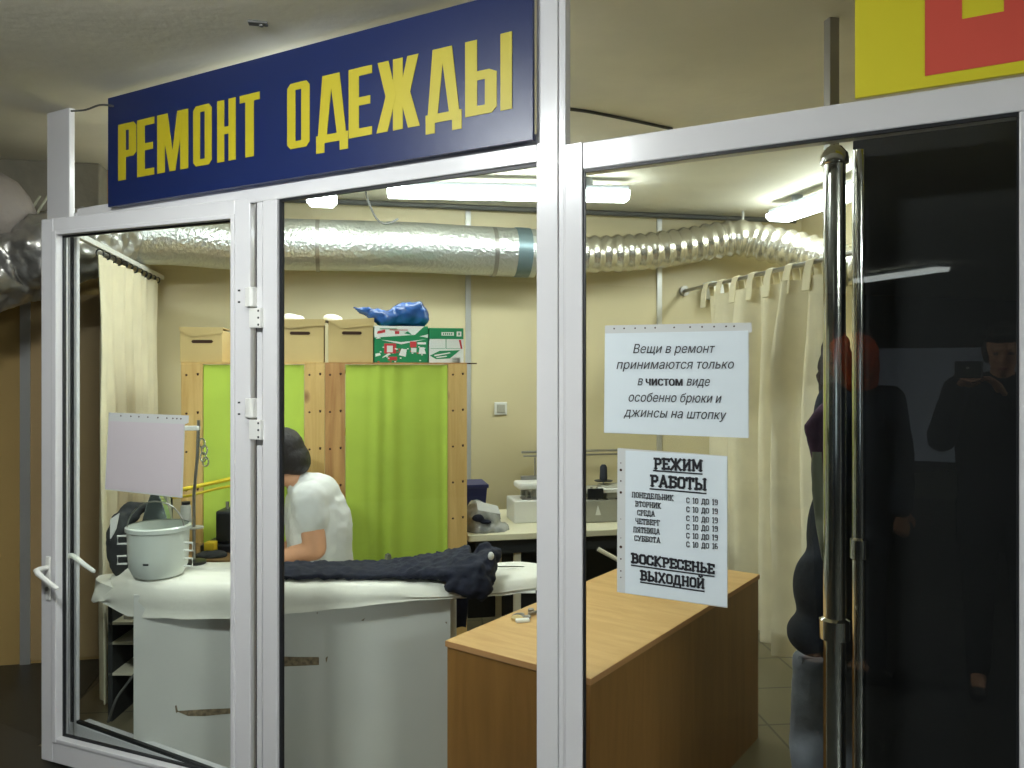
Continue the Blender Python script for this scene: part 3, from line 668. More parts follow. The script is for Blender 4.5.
for i in range(8):
    y = 3.50+i*.2
    o = MB(); o.tube([(RX-.035, y, 2.03), (RX-.03, y, 2.12), (RX, y, 2.165), (RX+.03, y, 2.12), (RX+.03, y, 2.03)], .004, 6)
    o = MB(); wd = .035
    prof_ = [(RX-.045, 2.0), (RX-.036, 2.10), (RX-.02, 2.155), (RX, 2.165), (RX+.02, 2.155), (RX+.03, 2.10), (RX+.04, 2.0)]
    inner = [(x+(RX-x)*.12, z-.004) for x, z in prof_]
    o.rings([[(x, y-wd, z) for x, z in prof_+inner[::-1]], [(x, y+wd, z) for x, z in prof_+inner[::-1]]]); o.build('tab', 'curtain', t, smooth=True)
rod = thing('curtain_rod', 'dark rod carrying the tab-top curtain', 'curtain rod', (RX, 4.3, 2.14))
MB().tube([(RX, 3.3, 2.145), (RX, 5.29, 2.145)], .013, 12).build('rod', 'steel', rod, smooth=True)
MB().tube([(RX, 5.27, 2.145), (RX, 5.30, 2.145)], .035, 16).build('wall_flange', 'steel', rod, smooth=True)
p = dp(719, 291, 5.24)
o = MB(); o.box((p.x-.1, 5.15, p.z-.06), (p.x+.08, 5.30, p.z+.06)); bx = o.build('junction_box', 'white_plastic', bevel=.008); tagp(bx, 'small white wall box at the far top of the tab-top curtain', 'box')

# ------------------------------------------------------------ shelving with lime cloth
FY = 4.2; TOPZ = 1.62
def sx(px, Y=FY): return cf(px, zY(px, Y), 0).x
def shelf_unit(x0, x1, label, m1, m2):
    t = thing('shelving_unit', label, 'shelf', ((x0+x1)/2, FY+.17, 0), 0, 'pine shelving units with lime cloth fronts')
    pw_ = .1
    for xs, mm in ((x0, m1), (x1-pw_, m2)):
        o = MB(); o.box((xs, FY, 0), (xs+pw_, FY+.035, TOPZ)); sd = o.build('side_post', mm, t, bevel=.002)
        o = MB(); o.box((xs+.03, FY+.036, .0), (xs+.07, FY+.34, TOPZ-.01)); o.build('side_frame', mm, t)
        o = MB()
        for k in range(9):
            zz = TOPZ-.055-.19*k
            for hx in (.025, .078): o.tube([(xs+hx, FY-.0006, zz+(.01 if hx > .05 else 0)), (xs+hx, FY+.004, zz)], .0058, 8)
        o.build('peg_hole', 'hole', sd)
    for zz in (.12, .5, .9, 1.25, TOPZ-.05):
        MB().box((x0+.06, FY+.045, zz), (x1-.06, FY+.34, zz+.018)).build('shelf_board', m1, t)
    MB().box((x0, FY+.0, TOPZ), (x1, FY+.36, TOPZ+.008)).build('top_board', m1, t)
    return t
xA, xB, xC = sx(181), sx(325), sx(467)
shelf_unit(xA, xB-.002, 'pine shelving unit with lime cloth directly behind the seamstress, left one', 'pine', 'pine')
shelf_unit(xB, xC, 'pine shelving unit with lime cloth, right one beside the bare wall', 'pinered', 'pine')
MB().box((xC-.03, FY+.1, TOPZ+.001), (xC+.07, FY+.13, TOPZ+.008)).build('ledge_strip', 'hole')
tagp(bpy.data.objects['ledge_strip'], 'thin dark strip poking out at the right end of the shelf top', 'strip')
def shelf_cloth(x0, x1, label, seed):
    def fn(u, v):
        a = (.0038+.0045*(1-v))*(1+.8*math.sin(u*9+seed*2)); ph = u*2*math.pi*6+seed+1.6*math.sin(u*7+seed)+.5*math.sin(3*v+u*4)
        return (x0+(x1-x0)*u, FY+.014+a*math.sin(ph)+.008*noise.noise(Vector((u*5, v*2.5, seed))), .06+(TOPZ-.064)*v)
    o = MB().grid(fn, 110, 16, .003, (0, 1, 0)).build('shelf_cloth', 'green', smooth=True, angle=80)
    tagp(o, label, 'cloth', 'lime cloths on the shelving')
shelf_cloth(xA+.103, xB-.105, 'lime green cloth hanging in the left shelving unit, partly behind the door glass', 2.)
shelf_cloth(xB+.103, xC-.103, 'wide lime green cloth hanging in the right shelving unit, in full view', 5.)

BZ = TOPZ+.0085
def storage_box(px0, px1, ztop, label, tilt=0., cut=True):
    x0, x1 = sx(px0, FY+.02), sx(px1, FY+.02)
    t = thing('cardboard_box', label, 'box', ((x0+x1)/2, FY+.17, BZ), 0, 'brown storage boxes on the shelving')
    zt = ztop; y0, y1 = FY+.02, FY+.33
    MB().box((x0+.004, y0+.003, BZ), (x1-.004, y1-.003, zt-.01)).build('body', 'card', t, bevel=.002)
    o = MB(); ang_ = tilt
    # lid with folded front lip
    z0_, z1_ = zt-.028, zt
    o.box((x0, y0, zt), (x1, y1, zt+.004), Matrix.Rotation(-ang_, 3, 'Y'), ((x0+x1)/2, y0, zt))
    pts = [(x0, y0-.002, zt-.012+tilt*.1), (x0+(x1-x0)*.3, y0-.002, zt-.045), (x1, y0-.002, zt-.026), (x1, y0-.002, zt+.004+(x1-x0)*.5*math.tan(tilt)), (x0, y0-.002, zt+.004-(x1-x0)*.5*math.tan(tilt))]
    o.prism(pts, (0, .003, 0)); o.build('lid', 'card', t)
    cx_ = (x0+x1)/2+.005; hz_ = zt-.075
    o = MB(); o.prism([(cx_+dx, y0+.001, hz_+dz) for dx, dz in ((-.045, 0), (-.052, .008), (-.045, .016), (.045, .016), (.052, .008), (.045, 0))], (0, .004, 0)); o.build('hand_hole', 'cardhole', t)
    return t
def zat(px, py, Y=FY+.02): return H+(HY-py)/F_PX*zY(px, Y)
storage_box(179, 223, zat(200, 328), 'brown cardboard box seen through the door glass, leftmost on the shelving')
storage_box(273, 324.5, zat(300, 320), 'brown cardboard storage box directly right of the door hinges', .01)
storage_box(327.5, 374, zat(350, 320), 'brown storage box with lifted lid beside the printed green and white box', .07)
x0, x1 = sx(374.5), sx(428.5)
def pbox(x0, x1, ztop, label, art):
    t = thing('printed_box', label, 'box', ((x0+x1)/2, FY+.17, BZ))
    MB().box((x0, FY+.02, BZ), (x1, FY+.3, ztop)).build('carton', 'pgreen', t, bevel=.002)
    Wd = x1-x0; Ht = ztop-BZ; d_ = {}
    for k, (col, poly) in enumerate(art):
        d_.setdefault(col, MB()).prism([(x0+Wd*x, FY+.0198-.0003*(k % 9), BZ+Ht*y) for x, y in poly], (0, .0006, 0))
    for col, mb in d_.items(): mb.build('printing', col, t)
R_ = lambda a, b, c, d: [(a, b), (c, b), (c, d), (a, d)]
random.seed(3)
art = [('pwhite', [(0, .68), (.75, .76), (.93, 1), (0, 1)]), ('pwhite', [(.12, .62), (.5, .5), (.95, .64), (.5, .56)]), ('pwhite', [(.93, .7), (1, .68), (1, .78), (.84, .72)]),
       ('pred', R_(.18, .25, .4, .52)), ('pwhite', R_(.23, .28, .34, .46)), ('pred', R_(.66, .42, .78, .58)), ('pwhite', R_(.68, .28, .78, .4)), ('pwhite', [(.45, .2), (.58, .16), (.6, .36), (.5, .38)]),
       ('pwhite', [(.82, .24), (.96, .24), (.92, .42), (.84, .42)]), ('pred', R_(.25, .06, .42, .16)), ('pwhite', [(.02, .16), (.12, .2), (.1, .26), (.02, .24)]), ('pwhite', [(.14, .12), (.3, .22), (.28, .28), (.16, .16)]),
       ('pred', [(.05, .78), (.2, .82), (.2, .9), (.06, .85)]), ('pred', R_(.38, .78, .46, .86)), ('pred', R_(.28, .88, .62, .9)), ('pgreen', R_(.1, .91, .42, .93)), ('pgreen', [(.55, .8), (.7, .76), (.62, .86)]), ('pwhite', [(.02, .64), (.12, .66), (.08, .72)]), ('pwhite', R_(.8, .5, .96, .56))]
for i in range(24): 
    a_, b2 = random.random()*.95, random.random()*.42; art.append((random.choice(['pwhite', 'pred', 'pwhite']), R_(a_, b2, a_+.03, b2+.03)))
pbox(x0, x1, zat(400, 326), 'green box printed with white and red figures, under the blue bag', art)
art = [('pwhite', R_(0, 0, 1, .68)), ('pgreen', R_(.0, .64, .02, .68)), ('pgreen', R_(.04, .40, .46, .41)), ('pgreen', R_(.5, .4, .94, .41)), ('pgreen', R_(.48, .4, .5, .68)),
       ('pgreen', [(.02, .2), (.3, .34), (.9, .36), (.6, .12), (.2, .1)]), ('pwhite', [(.14, .22), (.6, .3), (.62, .27), (.16, .18)]), ('pwhite', [(.2, .16), (.5, .2), (.52, .17), (.22, .13)]),
       ('pred', [(.86, .66), (.92, .4), (.97, .4), (.92, .66)]), ('pgreen', R_(.68, .0, .9, .14)), ('pwhite', R_(.36, .78, .72, .88)), ('pwhite', R_(.8, .76, .94, .9)), ('pgreen', R_(.85, .79, .89, .87))]
for i in range(7): art.append(('pwhite', R_(.7+i*.027, .01, .71+i*.027, .13)))
for i in range(5): art.append(('pgreen', R_(.40+i*.06, .80, .43+i*.06, .86)))
pbox(sx(429.5), sx(464), zat(446, 328), 'green-topped white printed box at the right end of the shelf', art)
# blue bag on top
o = MB(); zb_ = zat(400, 326); a = Vector((sx(395), FY+.16, zb_+.05))
def bl(px, py, r): q_ = cw(px, py+3.0, zY(px, FY+.15)); o.ell(q_, r)
bl(408, 312, (.10, .08, .068)); bl(417, 312, (.065, .07, .075)); bl(390, 316, (.08, .07, .05)); bl(378, 313, (.06, .03, .04)); bl(366, 308, (.05, .02, .02)); bl(358, 305, (.025, .01, .008))
tagp(o.build('plastic_bag', 'bluebag', remesh=.01, disp=(.035, .06), smooth=True, relax=3), 'crumpled translucent blue plastic bag on top of the boxes', 'bag')
for px, py, ww in ((293, 319.5, .06), (334, 320, .045)):
    o = MB(); q_ = cw(px, py, zY(px, FY+.2)); o.ell(q_, (ww, .06, .028)); o.ell(q_+Vector((-.03, 0, .008)), (ww*.6, .05, .025))
    tagp(o.build('cloth_bundle', 'white_cloth', remesh=.01, disp=(.02, .04), relax=2), 'white crumpled cloth on the storage box %s' % ('by the door hinges' if px < 320 else 'with the lifted lid'), 'cloth')

# wall socket and wall bar
p = dp(500.5, 408.5, WALLY); o = thing('wall_switch', 'square white switch on the bare beige wall', 'switch', (p.x, WALLY, p.z-.045))
MB().box((p.x-.043, WALLY-.012, p.z-.043), (p.x+.043, WALLY, p.z+.043)).build('frame', 'white_plastic', o, bevel=.004)
MB().box((p.x-.028, WALLY-.018, p.z-.028), (p.x+.028, WALLY-.012, p.z+.028)).build('rocker', 'grey_plastic', o, bevel=.003)
p = dp(519, 451, WALLY); p2 = dp(620, 454.5, WALLY)
o = thing('wall_rack', 'thin metal bar rack on the wall above the sewing machines', 'rack', (p.x, WALLY, p.z))
MB().tube([(p.x, WALLY-.08, p.z), (p2.x, WALLY-.08, p.z)], .008, 8).build('bar', 'steel', o, smooth=True)
MB().tube([(p.x+.02, WALLY-.05, p.z-.03), (p2.x, WALLY-.05, p.z-.03)], .006, 8).build('lower_bar', 'steel', o, smooth=True)
oo = MB(); oo.box((p.x+.3, WALLY-.08, p.z-.035), (p.x+.315, WALLY, p.z+.005)); oo.build('bracket', 'steel', o)
# hanging dark scissors/tools on wall under notice strip
# ------------------------------------------------------------ machine table
TY0, TY1, TZ = 4.25, 5.0, .70
tx0, tx1 = xC+.015, sx(706, TY0)
tb = thing('work_table', 'long cream-topped table along the back wall carrying the sewing machines', 'table', ((tx0+tx1)/2, (TY0+TY1)/2, 0))
MB().box((tx0, TY0, TZ-.035), (tx1, TY1, TZ)).build('tabletop', 'tabletop', tb, bevel=.004)
MB().box((tx0+.05, TY0+.06, TZ-.12), (tx1-.05, TY0+.08, TZ-.035)).build('apron', 'darkstuff', tb)
for lx in (sx(517, TY0+.1), sx(690, TY0+.1)):
    for ly in (TY0+.1, TY1-.1): MB().box((lx-.018, ly-.018, 0), (lx+.018, ly+.018, TZ-.035)).build('leg', 'cream_metal', tb)
MB().box((sx(476, 4.6), 4.9, .05), (sx(690, 4.6), 4.93, TZ-.04)).build('back_panel', 'darkstuff', tb)
# stand under table: diagonal brace
a = cw(598, 549, 4.35); b_ = cw(618, 560, 4.35); MB().tube([a, b_, cw(640, 575, 4.4)], .012, 8).build('brace', 'cream_metal', tb)
# overlock machine (white) mostly behind mullion
def onT(px, Y): return sx(px, Y)
def overlock(px0, px1, Y, zt, body, label, dark):
    x0, x1 = onT(px0, Y), onT(px1, Y); W_ = x1-x0
    t = thing('sewing_machine', label, 'sewing machine', ((x0+x1)/2, Y+.12, TZ))
    MB().box((x0, Y, TZ), (x1, Y+.22, TZ+.13)).build('base', body, t, bevel=.008)
    MB().box((x0+W_*.5, Y+.03, TZ+.13), (x1, Y+.2, TZ+.2)).build('column', body, t, bevel=.008)
    MB().box((x0+W_*.12, Y+.02, TZ+.19), (x1, Y+.18, zt)).build('head', body, t, bevel=.012)
    o = MB(); xx = x0+W_*.3
    o.tube([(xx, Y+.06, TZ+.13), (xx, Y+.06, TZ+.2)], .008, 8); o.box((xx-.03, Y+.03, TZ+.125), (xx+.03, Y+.1, TZ+.14)); o.tube([(xx+.03, Y+.05, TZ+.13), (xx+.03, Y+.05, TZ+.2)], .005, 8); o.build('presser_foot', 'steel', t, smooth=True)
    o = MB()
    for k in range(4): o.tube([(x0+W_*(.35+.15*k), Y+.012, zt-.04), (x0+W_*(.35+.15*k), Y+.022, zt-.04)], .009, 10)
    o.build('tension_dial', dark, t, smooth=True)
    o = MB(); o.box((x0+W_*.3, Y+.19, TZ+.05), (x0+W_*.95, Y+.215, zt+.02)); o.tube([(x0+W_*.6, Y+.2, zt), (x0+W_*.6, Y+.2, zt+.13)], .005, 8); o.build('thread_rack', 'steel', t, smooth=True)
    return t, x0, x1
overlock(514, 562, 4.52, zat(530, 484, 4.52), 'white_plastic', 'white overlock machine on the table beside the clothes bag, cut by the mullion', 'grey_plastic')
t, x0, x1 = overlock(575, 640, 4.45, zat(600, 494, 4.45), 'grey_plastic', 'grey overlock machine seen between mullion and opening hours notice', 'black_plastic')
o = MB(); xa = onT(588, 4.44); xb = onT(600, 4.44)
o.box((xa, 4.437, TZ+.14), (xb+.02, 4.45, TZ+.2)); o.build('needle_area', 'black_plastic', t)
o = MB(); xa = onT(598, 4.44); o.prism([(xa-.012, 4.444, TZ+.045), (xa+.02, 4.444, TZ+.045), (xa+.002, 4.444, TZ+.1)], (0, .006, 0)); o.build('paper_tag', 'white_plastic', t)
MB().box((onT(601, 4.44), 4.45, zat(605, 493, 4.45)), (onT(630, 4.44), 4.55, zat(605, 491, 4.45)+.01)).build('cover_plate', 'white_plastic', t, bevel=.003)
pz = zat(603, 481, 4.6); xs_ = onT(603.5, 4.6)
sp = thing('thread_spool', 'dark thread cone on its disc above the grey overlock machine', 'spool', (xs_, 4.6, pz))
MB().lathe((xs_, 4.6, pz), [(.055, 0), (.055, .004)], 20).build('disc', 'black_plastic', sp, smooth=True)
MB().lathe((xs_, 4.6, pz+.004), [(.022, 0), (.024, .01), (.021, .08), (.012, .095)], 16).build('thread', 'dthread', sp, smooth=True)
MB().lathe((xs_, 4.6, TZ+.2), [(.005, 0), (.005, pz-TZ-.19)], 8).build('pin', 'steel', sp)
# blue tub and plastic bag of clothes
x0, x1 = onT(466, 4.6), onT(488, 4.6); zt = zat(480, 485, 4.6); zbm = zat(480, 500, 4.6)
tubt = thing('plastic_tub', 'dark blue plastic tub standing behind the bag of clothes', 'tub', ((x0+x1)/2, 4.72, TZ))
o = MB(); o.rings([[(x0+.015, 4.62, TZ), (x1-.02, 4.62, TZ), (x1-.02, 4.8, TZ), (x0+.015, 4.8, TZ)], [(x0, 4.6, zt), (x1-.003, 4.6, zt), (x1-.003, 4.82, zt), (x0, 4.82, zt)]]); o.build('body', 'bluebox', tubt)
MB().box((x0-.004, 4.59, zt-.018), (x1+.004, 4.83, zt+.003)).build('rim', 'bluebox', tubt, bevel=.003)
bg = thing('clothes_bag', 'clear plastic bag stuffed with grey and navy clothes on the table end', 'bag', (onT(486, 4.4), 4.4, TZ))
o = MB(); Yb = 4.38
def tb_(px, py, r, Y=Yb): o.ell(cw(px, py, zY(px, Y)), r)
tb_(482, 527, (.10, .1, .055)); tb_(494, 529, (.085, .09, .04)); tb_(480, 515, (.085, .09, .06)); tb_(490, 518, (.06, .08, .05)); tb_(476, 506, (.04, .06, .035)); tb_(500, 531, (.05, .06, .03))
o.build('film', 'clearbag', bg, remesh=.012, disp=(.03, .05), relax=2)
o = MB(); o.ell(cw(478, 518, zY(478, Yb-.09)), (.035, .02, .022)); o.ell(cw(486, 522, zY(486, Yb-.09)), (.035, .02, .012)); o.build('navy_garment', 'navy', bg, remesh=.008, relax=2)
q = [cw(476.5, 501, zY(480, Yb-.115)), cw(497.5, 506, zY(490, Yb-.115)), cw(501, 514, zY(490, Yb-.125)), cw(478, 510, zY(480, Yb-.125))]
MB().prism(q, (0, .004, 0)).build('paper_label', 'white_plastic', bg)

# ------------------------------------------------------------ beech box counter
A_ = Vector((.225, 2.305)); ab = math.radians(36); dAB = Vector((math.sin(ab), math.cos(ab))); dAC = Vector((-math.cos(ab), math.sin(ab)))
LB, LC = 1.43, .54; CT = .707
MC = CAMM @ Matrix(((dAC.x, dAB.x, 0, A_.x), (dAC.y, dAB.y, 0, A_.y), (0, 0, 1, 0), (0, 0, 0, 1)))   # (toC, toB, z)
o_ = MC @ Vector((LC/2, LB/2, 0))
ctr = thing('box_counter', 'low box counter in brown beech laminate behind the right pane', 'counter', o_, math.atan2((CAMM @ Vector((dAC.x, dAC.y, 0))).y, (CAMM @ Vector((dAC.x, dAC.y, 0))).x))
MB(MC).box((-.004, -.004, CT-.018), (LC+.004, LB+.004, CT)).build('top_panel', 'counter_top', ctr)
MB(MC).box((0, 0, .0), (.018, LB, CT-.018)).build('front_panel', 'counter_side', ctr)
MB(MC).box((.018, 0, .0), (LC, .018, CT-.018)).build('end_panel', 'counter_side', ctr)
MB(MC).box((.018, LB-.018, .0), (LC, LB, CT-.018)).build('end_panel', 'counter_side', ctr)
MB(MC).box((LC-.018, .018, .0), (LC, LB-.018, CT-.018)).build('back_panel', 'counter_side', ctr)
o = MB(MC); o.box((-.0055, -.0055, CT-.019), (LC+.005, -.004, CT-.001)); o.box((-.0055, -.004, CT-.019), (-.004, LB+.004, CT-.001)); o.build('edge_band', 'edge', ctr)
def onCT(px, py, h=CT): z = (H-h)*F_PX/(py-HY); return cf(px, z, h)
# scissors & chalk
p = onCT(529, 616); sc = thing('scissors', 'metal tailor scissors lying on the box counter near the mullion', 'scissors', p)
o = MB(Matrix.Translation(p) @ Matrix.Rotation(.5, 4, 'Z')); o.prism([(0, -.006, .004), (.13, -.002, .004), (.13, .002, .004), (0, .008, .004)], (0, 0, .003)); o.prism([(0, .006, .008), (.13, .012, .008), (.13, .016, .008), (0, -.006, .008)], (0, 0, .003)); o.build('blade', 'steel', sc)
o = MB(Matrix.Translation(p) @ Matrix.Rotation(.5, 4, 'Z'))
for s_ in (-1, 1): o.tube([(-.035+.022*math.cos(a), s_*.018+.013*math.sin(a), .006) for a in [2*math.pi*k/16 for k in range(17)]], .004, 8)
o.build('handle', 'steel', sc, smooth=True)
p = onCT(517, 620); o = MB(); o.lathe(p, [(.02, .0), (.022, .01), (.012, .016)], 14); tagp(o.build('tailor_chalk', 'card', smooth=True), 'small piece of tailor chalk beside the scissors on the box counter', 'chalk')
p = onCT(524, 622); o = MB(); o.box((p.x-.03, p.y-.01, CT), (p.x+.02, p.y+.012, CT+.012)); tagp(o.build('cloth_scrap', 'white_cloth', bevel=.004), 'tiny white scrap in front of the scissors', 'scrap')
p = onCT(531, 612); o = MB(); o.lathe(p, [(.012, 0), (.012, .012), (.005, .014)], 14); tagp(o.build('bobbin', 'steel', smooth=True), 'round metal bobbin behind the scissors on the box counter', 'bobbin')

# ------------------------------------------------------------ white cabinet + padded ironing surface
CZ = 3.17
def cr_(px, z): return (px-CX)/F_PX*z
c0, c1 = cr_(137, 3.2), cr_(450.5, CZ)
cabn = thing('cabinet', 'plain white cabinet under the padded ironing top', 'cabinet', CAMM @ Vector(((c0+c1)/2, CZ+.15, 0)), -YAW)
MB(CAMM).box((c0, CZ, 0.0), (c1, CZ+.016, .70)).build('front_panel', 'white_cab', cabn, bevel=.001)
for s_ in (c0, c1-.016): MB(CAMM).box((s_, CZ+.016, 0), (s_+.016, CZ+.34, .70)).build('side_panel', 'white_cab', cabn)
MB(CAMM).box((c0+.016, CZ+.016, .684), (c1-.016, CZ+.34, .70)).build('top_panel', 'white_cab', cabn)
def cq(px, py): z = CZ-.001; return ((px-CX)/F_PX*z, z, H+(HY-py)/F_PX*z)
o = MB(CAMM); o.prism([cq(270, 656), cq(300, 657), cq(319, 657), cq(319, 665), cq(296, 666), cq(270, 667)], (0, -.0006, 0)); o.prism([cq(325.5, 658), cq(328, 656), cq(327, 661), cq(326, 663)], (0, -.0006, 0))
o.prism([cq(176, 711), cq(200, 709.5), cq(236, 708), cq(236, 713), cq(205, 716), cq(188, 716)], (0, -.0006, 0))
o.prism([cq(175, 706), cq(176.5, 705), cq(178, 712), cq(176, 713)], (0, -.0006, 0)); o.prism([cq(316, 613), cq(318, 612.3), cq(317.6, 613.8)], (0, -.0006, 0)); o.prism([cq(361, 620.5), cq(365, 618), cq(363.5, 621)], (0, -.0006, 0)); o.prism([cq(445, 622), cq(447, 621.5), cq(447, 624)], (0, -.0006, 0))
o.build('tape_residue', 'brown_tape', cabn)

IZ = .755
outline = [(93, 3.42), (100, 3.33), (128, 3.20), (180, 3.13), (282, 3.10), (400, 3.10), (470, 3.13), (520, 3.2), (545, 3.27), (560, 3.36), (560, 3.42), (540, 3.5), (500, 3.53), (400, 3.52), (282, 3.52), (180, 3.52), (110, 3.51)]
out = [Vector((cr_(px, z), z)) for px, z in outline]
def cr2(P, n=5):
    res = []; N_ = len(P)
    for i in range(N_):
        p0, p1, p2, p3 = P[i-1], P[i], P[(i+1) % N_], P[(i+2) % N_]
        for k in range(n):
            t = k/n; res.append(.5*((2*p1)+(-p0+p2)*t+(2*p0-5*p1+4*p2-p3)*t*t+(-p0+3*p1-3*p2+p3)*t**3))
    return res
oc = cr2(out); cen = sum(oc, Vector((0, 0)))/len(oc)
def inset(P, d):
    N_ = len(P); r = []
    for i in range(N_):
        t = (P[(i+1) % N_]-P[i-1]).normalized(); n = Vector((-t.y, t.x)); r.append(P[i]+n*d)
    return r
sgn = 1
tst = inset(oc, .05)
if sum((p-cen).length for p in tst) > sum((p-cen).length for p in oc): sgn = -1
def hang(p):      # length of the cloth drop
    px = CX+p.x/p.y*F_PX
    if p.y > 3.46: return .03
    z = p.y
    yb = 618 if px < 240 else (618-(px-240)*.1 if px < 450 else 597-(px-450)*.09)
    if px < 135: yb = 618-(135-px)*.55
    return IZ-(H-(yb-HY)/F_PX*z)
ir = thing('ironing_top', 'long white padded ironing top lying across the white cabinet', 'ironing board', CAMM @ Vector((cen.x, cen.y, .70)), -YAW)
rings = []
def wz(p, k):
    px = CX+p.x/p.y*F_PX; return .010*noise.noise(Vector((p.x*9, p.y*6, k)))-.13*max(0, (136-px)/45)**1.5
i3 = inset(oc, sgn*.12); rings.append([(p.x, p.y, IZ+wz(p, 1)) for p in i3])
i2 = inset(oc, sgn*.035); rings.append([(p.x, p.y, IZ+wz(p, 1)) for p in i2])
i1 = inset(oc, sgn*.012); rings.append([(p.x, p.y, IZ-.008+wz(p, 1)) for p in i1])
rings.append([(p.x, p.y, IZ-.03+wz(p, 1)*1.0) for p in oc])
hh = [hang(p) for p in oc]
n_ = [inset([p for p in oc], -sgn*.006), inset(oc, sgn*.004), inset(oc, sgn*.002)]
rings.append([(q.x, q.y, IZ-max(.04, h*.55)+min(0, wz(q, 1)*.6)) for q, h in zip(n_[0], hh)])
rings.append([(q.x, q.y, IZ-max(.05, h*.75)+max(-.02, wz(q, 3))) for q, h in zip(n_[1], hh)])
rings.append([(q.x, q.y, IZ-max(.055, h)+max(-.01, wz(q, 5))) for q, h in zip(inset(oc, -sgn*.002), hh)])
rings.append([(q.x, q.y, IZ-max(.056, h)+.004+max(-.01, wz(q, 5))) for q, h in zip(inset(oc, sgn*.004), hh)])
rings.append([(q.x, q.y, IZ-.055) for q in inset(oc, sgn*.012)])
MB(CAMM).rings(rings, True, True).build('padded_cloth', 'white_cloth', ir, smooth=True, angle=70)
MB(CAMM).box((cr_(150, 3.2), 3.19, .701), (cr_(535, 3.3), 3.52, .7045)).build('board', 'white_cab', ir)

# navy trousers on the ironing top
nt_ = thing('navy_trousers', 'navy blue trousers laid along the ironing top with a bunched end', 'trousers', CAMM @ Vector((cr_(400, 3.3), 3.3, IZ)), -YAW)
o = MB()
def surf(px, z, h): return cf(px, z, IZ+h)
P_ = [(240, 3.26, .018), (282, 3.27, .02), (330, 3.27, .02), (380, 3.27, .022), (420, 3.28, .03), (452, 3.28, .04), (470, 3.28, .05)]
rings = []
for px, z, h in P_:
    hw = .115+(.03 if px > 400 else 0)+(.05 if px > 440 else 0)
    ring = []
    for k in range(16):
        a = 2*math.pi*k/16; ring.append(surf(px, z+hw*math.cos(a), h+h*math.sin(a)*(1+.25*noise.noise(Vector((px*.03, a, 0))))))
    rings.append(ring)
o.rings(rings)
def nb(px, z, h, r): o.ell(surf(px, z, h), r)
nb(462, 3.2, .045, (.07, .12, .05)); nb(474, 3.18, .04, (.05, .1, .06)); nb(480, 3.1, .0, (.05, .035, .055)); nb(474, 3.09, -.01, (.07, .03, .04)); nb(458, 3.10, .0, (.06, .03, .03)); nb(486, 3.2, .06, (.04, .07, .055)); nb(492, 3.24, .085, (.03, .05, .04)); nb(496, 3.26, .08, (.025, .04, .03)); nb(484, 3.26, .10, (.04, .03, .035)); nb(487, 3.16, .03, (.03, .06, .05))
o.build('legs', 'navy', nt_, remesh=.009, disp=(.03, .035), relax=2)
o = MB(); o.ell(cw(491, 556, 3.15), (.012, .01, .016)); o.build('white_lining', 'white_plastic', nt_, smooth=True)
hg = MB(); a0, a1 = cf(440, 3.60, 0), cf(474, 3.60, 0)
def fh(u, v):
    px = 436+36*u-v*0+(1-v)*-6*(u); p = cf(px, 3.60+.018*math.sin(u*9+v*2), .43+.34*v); return p
hg.grid(fh, 16, 10, .012, FW).build('hanging_garment', 'navy', smooth=True)
tagp(bpy.data.objects['hanging_garment'], 'dark navy cloth hanging down behind the right end of the white cabinet', 'cloth')

# knob-like pin cushion on the board edge
p = surf(388, 3.52, .0); tagp(MB().lathe(p, [(.012, 0), (.016, .01), (.012, .025), (.003, .03)], 12).build('rubber_knob', 'olive', smooth=True), 'small dark olive knob on the far edge of the ironing top', 'knob')

# ------------------------------------------------------------ steam pot etc. on left end
pc = cf(158.5, 3.26, IZ)
MK = Matrix.Translation(pc) @ Matrix.Rotation(-YAW, 4, 'Z') @ Matrix.Diagonal((.9, .9, .9, 1))
pot = thing('plastic_pot', 'milky white round pot with a wire handle on the left end of the ironing top', 'pot', pc)
MB(MK).lathe((0, 0, 0), [(.085, 0), (.105, .008), (.125, .05), (.128, .1), (.131, .2), (.131, .225), (.126, .228), (.126, .21), (.12, .1), (.10, .02)], 32, cap1=True).build('body', 'pot', pot, smooth=True)
MB(MK).lathe((0, 0, 0), [(.131, .205), (.139, .21), (.139, .226), (.13, .232)], 32, cap0=False, cap1=False).build('rim', 'pot', pot, smooth=True)
o = MB(MK); o.tube([(.128*math.cos(a), -.03, .215+.125*math.sin(a)) for a in [math.pi*k/18 for k in range(19)]], .0035, 8); o.build('bail_handle', 'steel', pot, smooth=True)
for s_ in (-1, 1):
    o = MB(MK); x = s_*.138
    for zz in ((.06, .15) if s_ < 0 else (.05, .12)):
        o.tube([(x-s_*.01, -.03, zz), (x+s_*.03, -.035, zz), (x+s_*.03, -.035, zz+.035), (x-s_*.008, -.03, zz+.035)], .005, 8)
    o.build('latch', 'white_plastic', pot, smooth=True)
MB(MK).box((-.012, -.1285, .075), (.012, -.124, .082)).build('emblem', 'black_plastic', pot)
pi = cf(156.5, 3.44, IZ+.0)
iron = thing('steam_iron', 'silver-soled iron standing on its heel behind the milky pot', 'iron', pi)
Mi = Matrix.Translation(pi) @ Matrix.Rotation(-YAW, 4, 'Z')
o = MB(Mi); rings = []
for k in range(11):
    u = k/10; hw = .052*(1-u**1.6)+.012; zz = .12+.2*u
    rings.append([(-hw, -.02, zz), (hw, -.02, zz), (hw*.95, .03, zz), (-hw*.95, .03, zz)])
o.rings(rings); o.build('sole', mat('chrome_sole', (190, 205, 205), .2, metal=.8), iron, bevel=.004)
o = MB(Mi); rings = [[(-.05+.02*u, .03, .11+.2*u), (.05-.02*u, .03, .11+.2*u), (.04-.02*u, .09, .11+.2*u), (-.04+.02*u, .09, .11+.2*u)] for u in (0, .5, 1)]
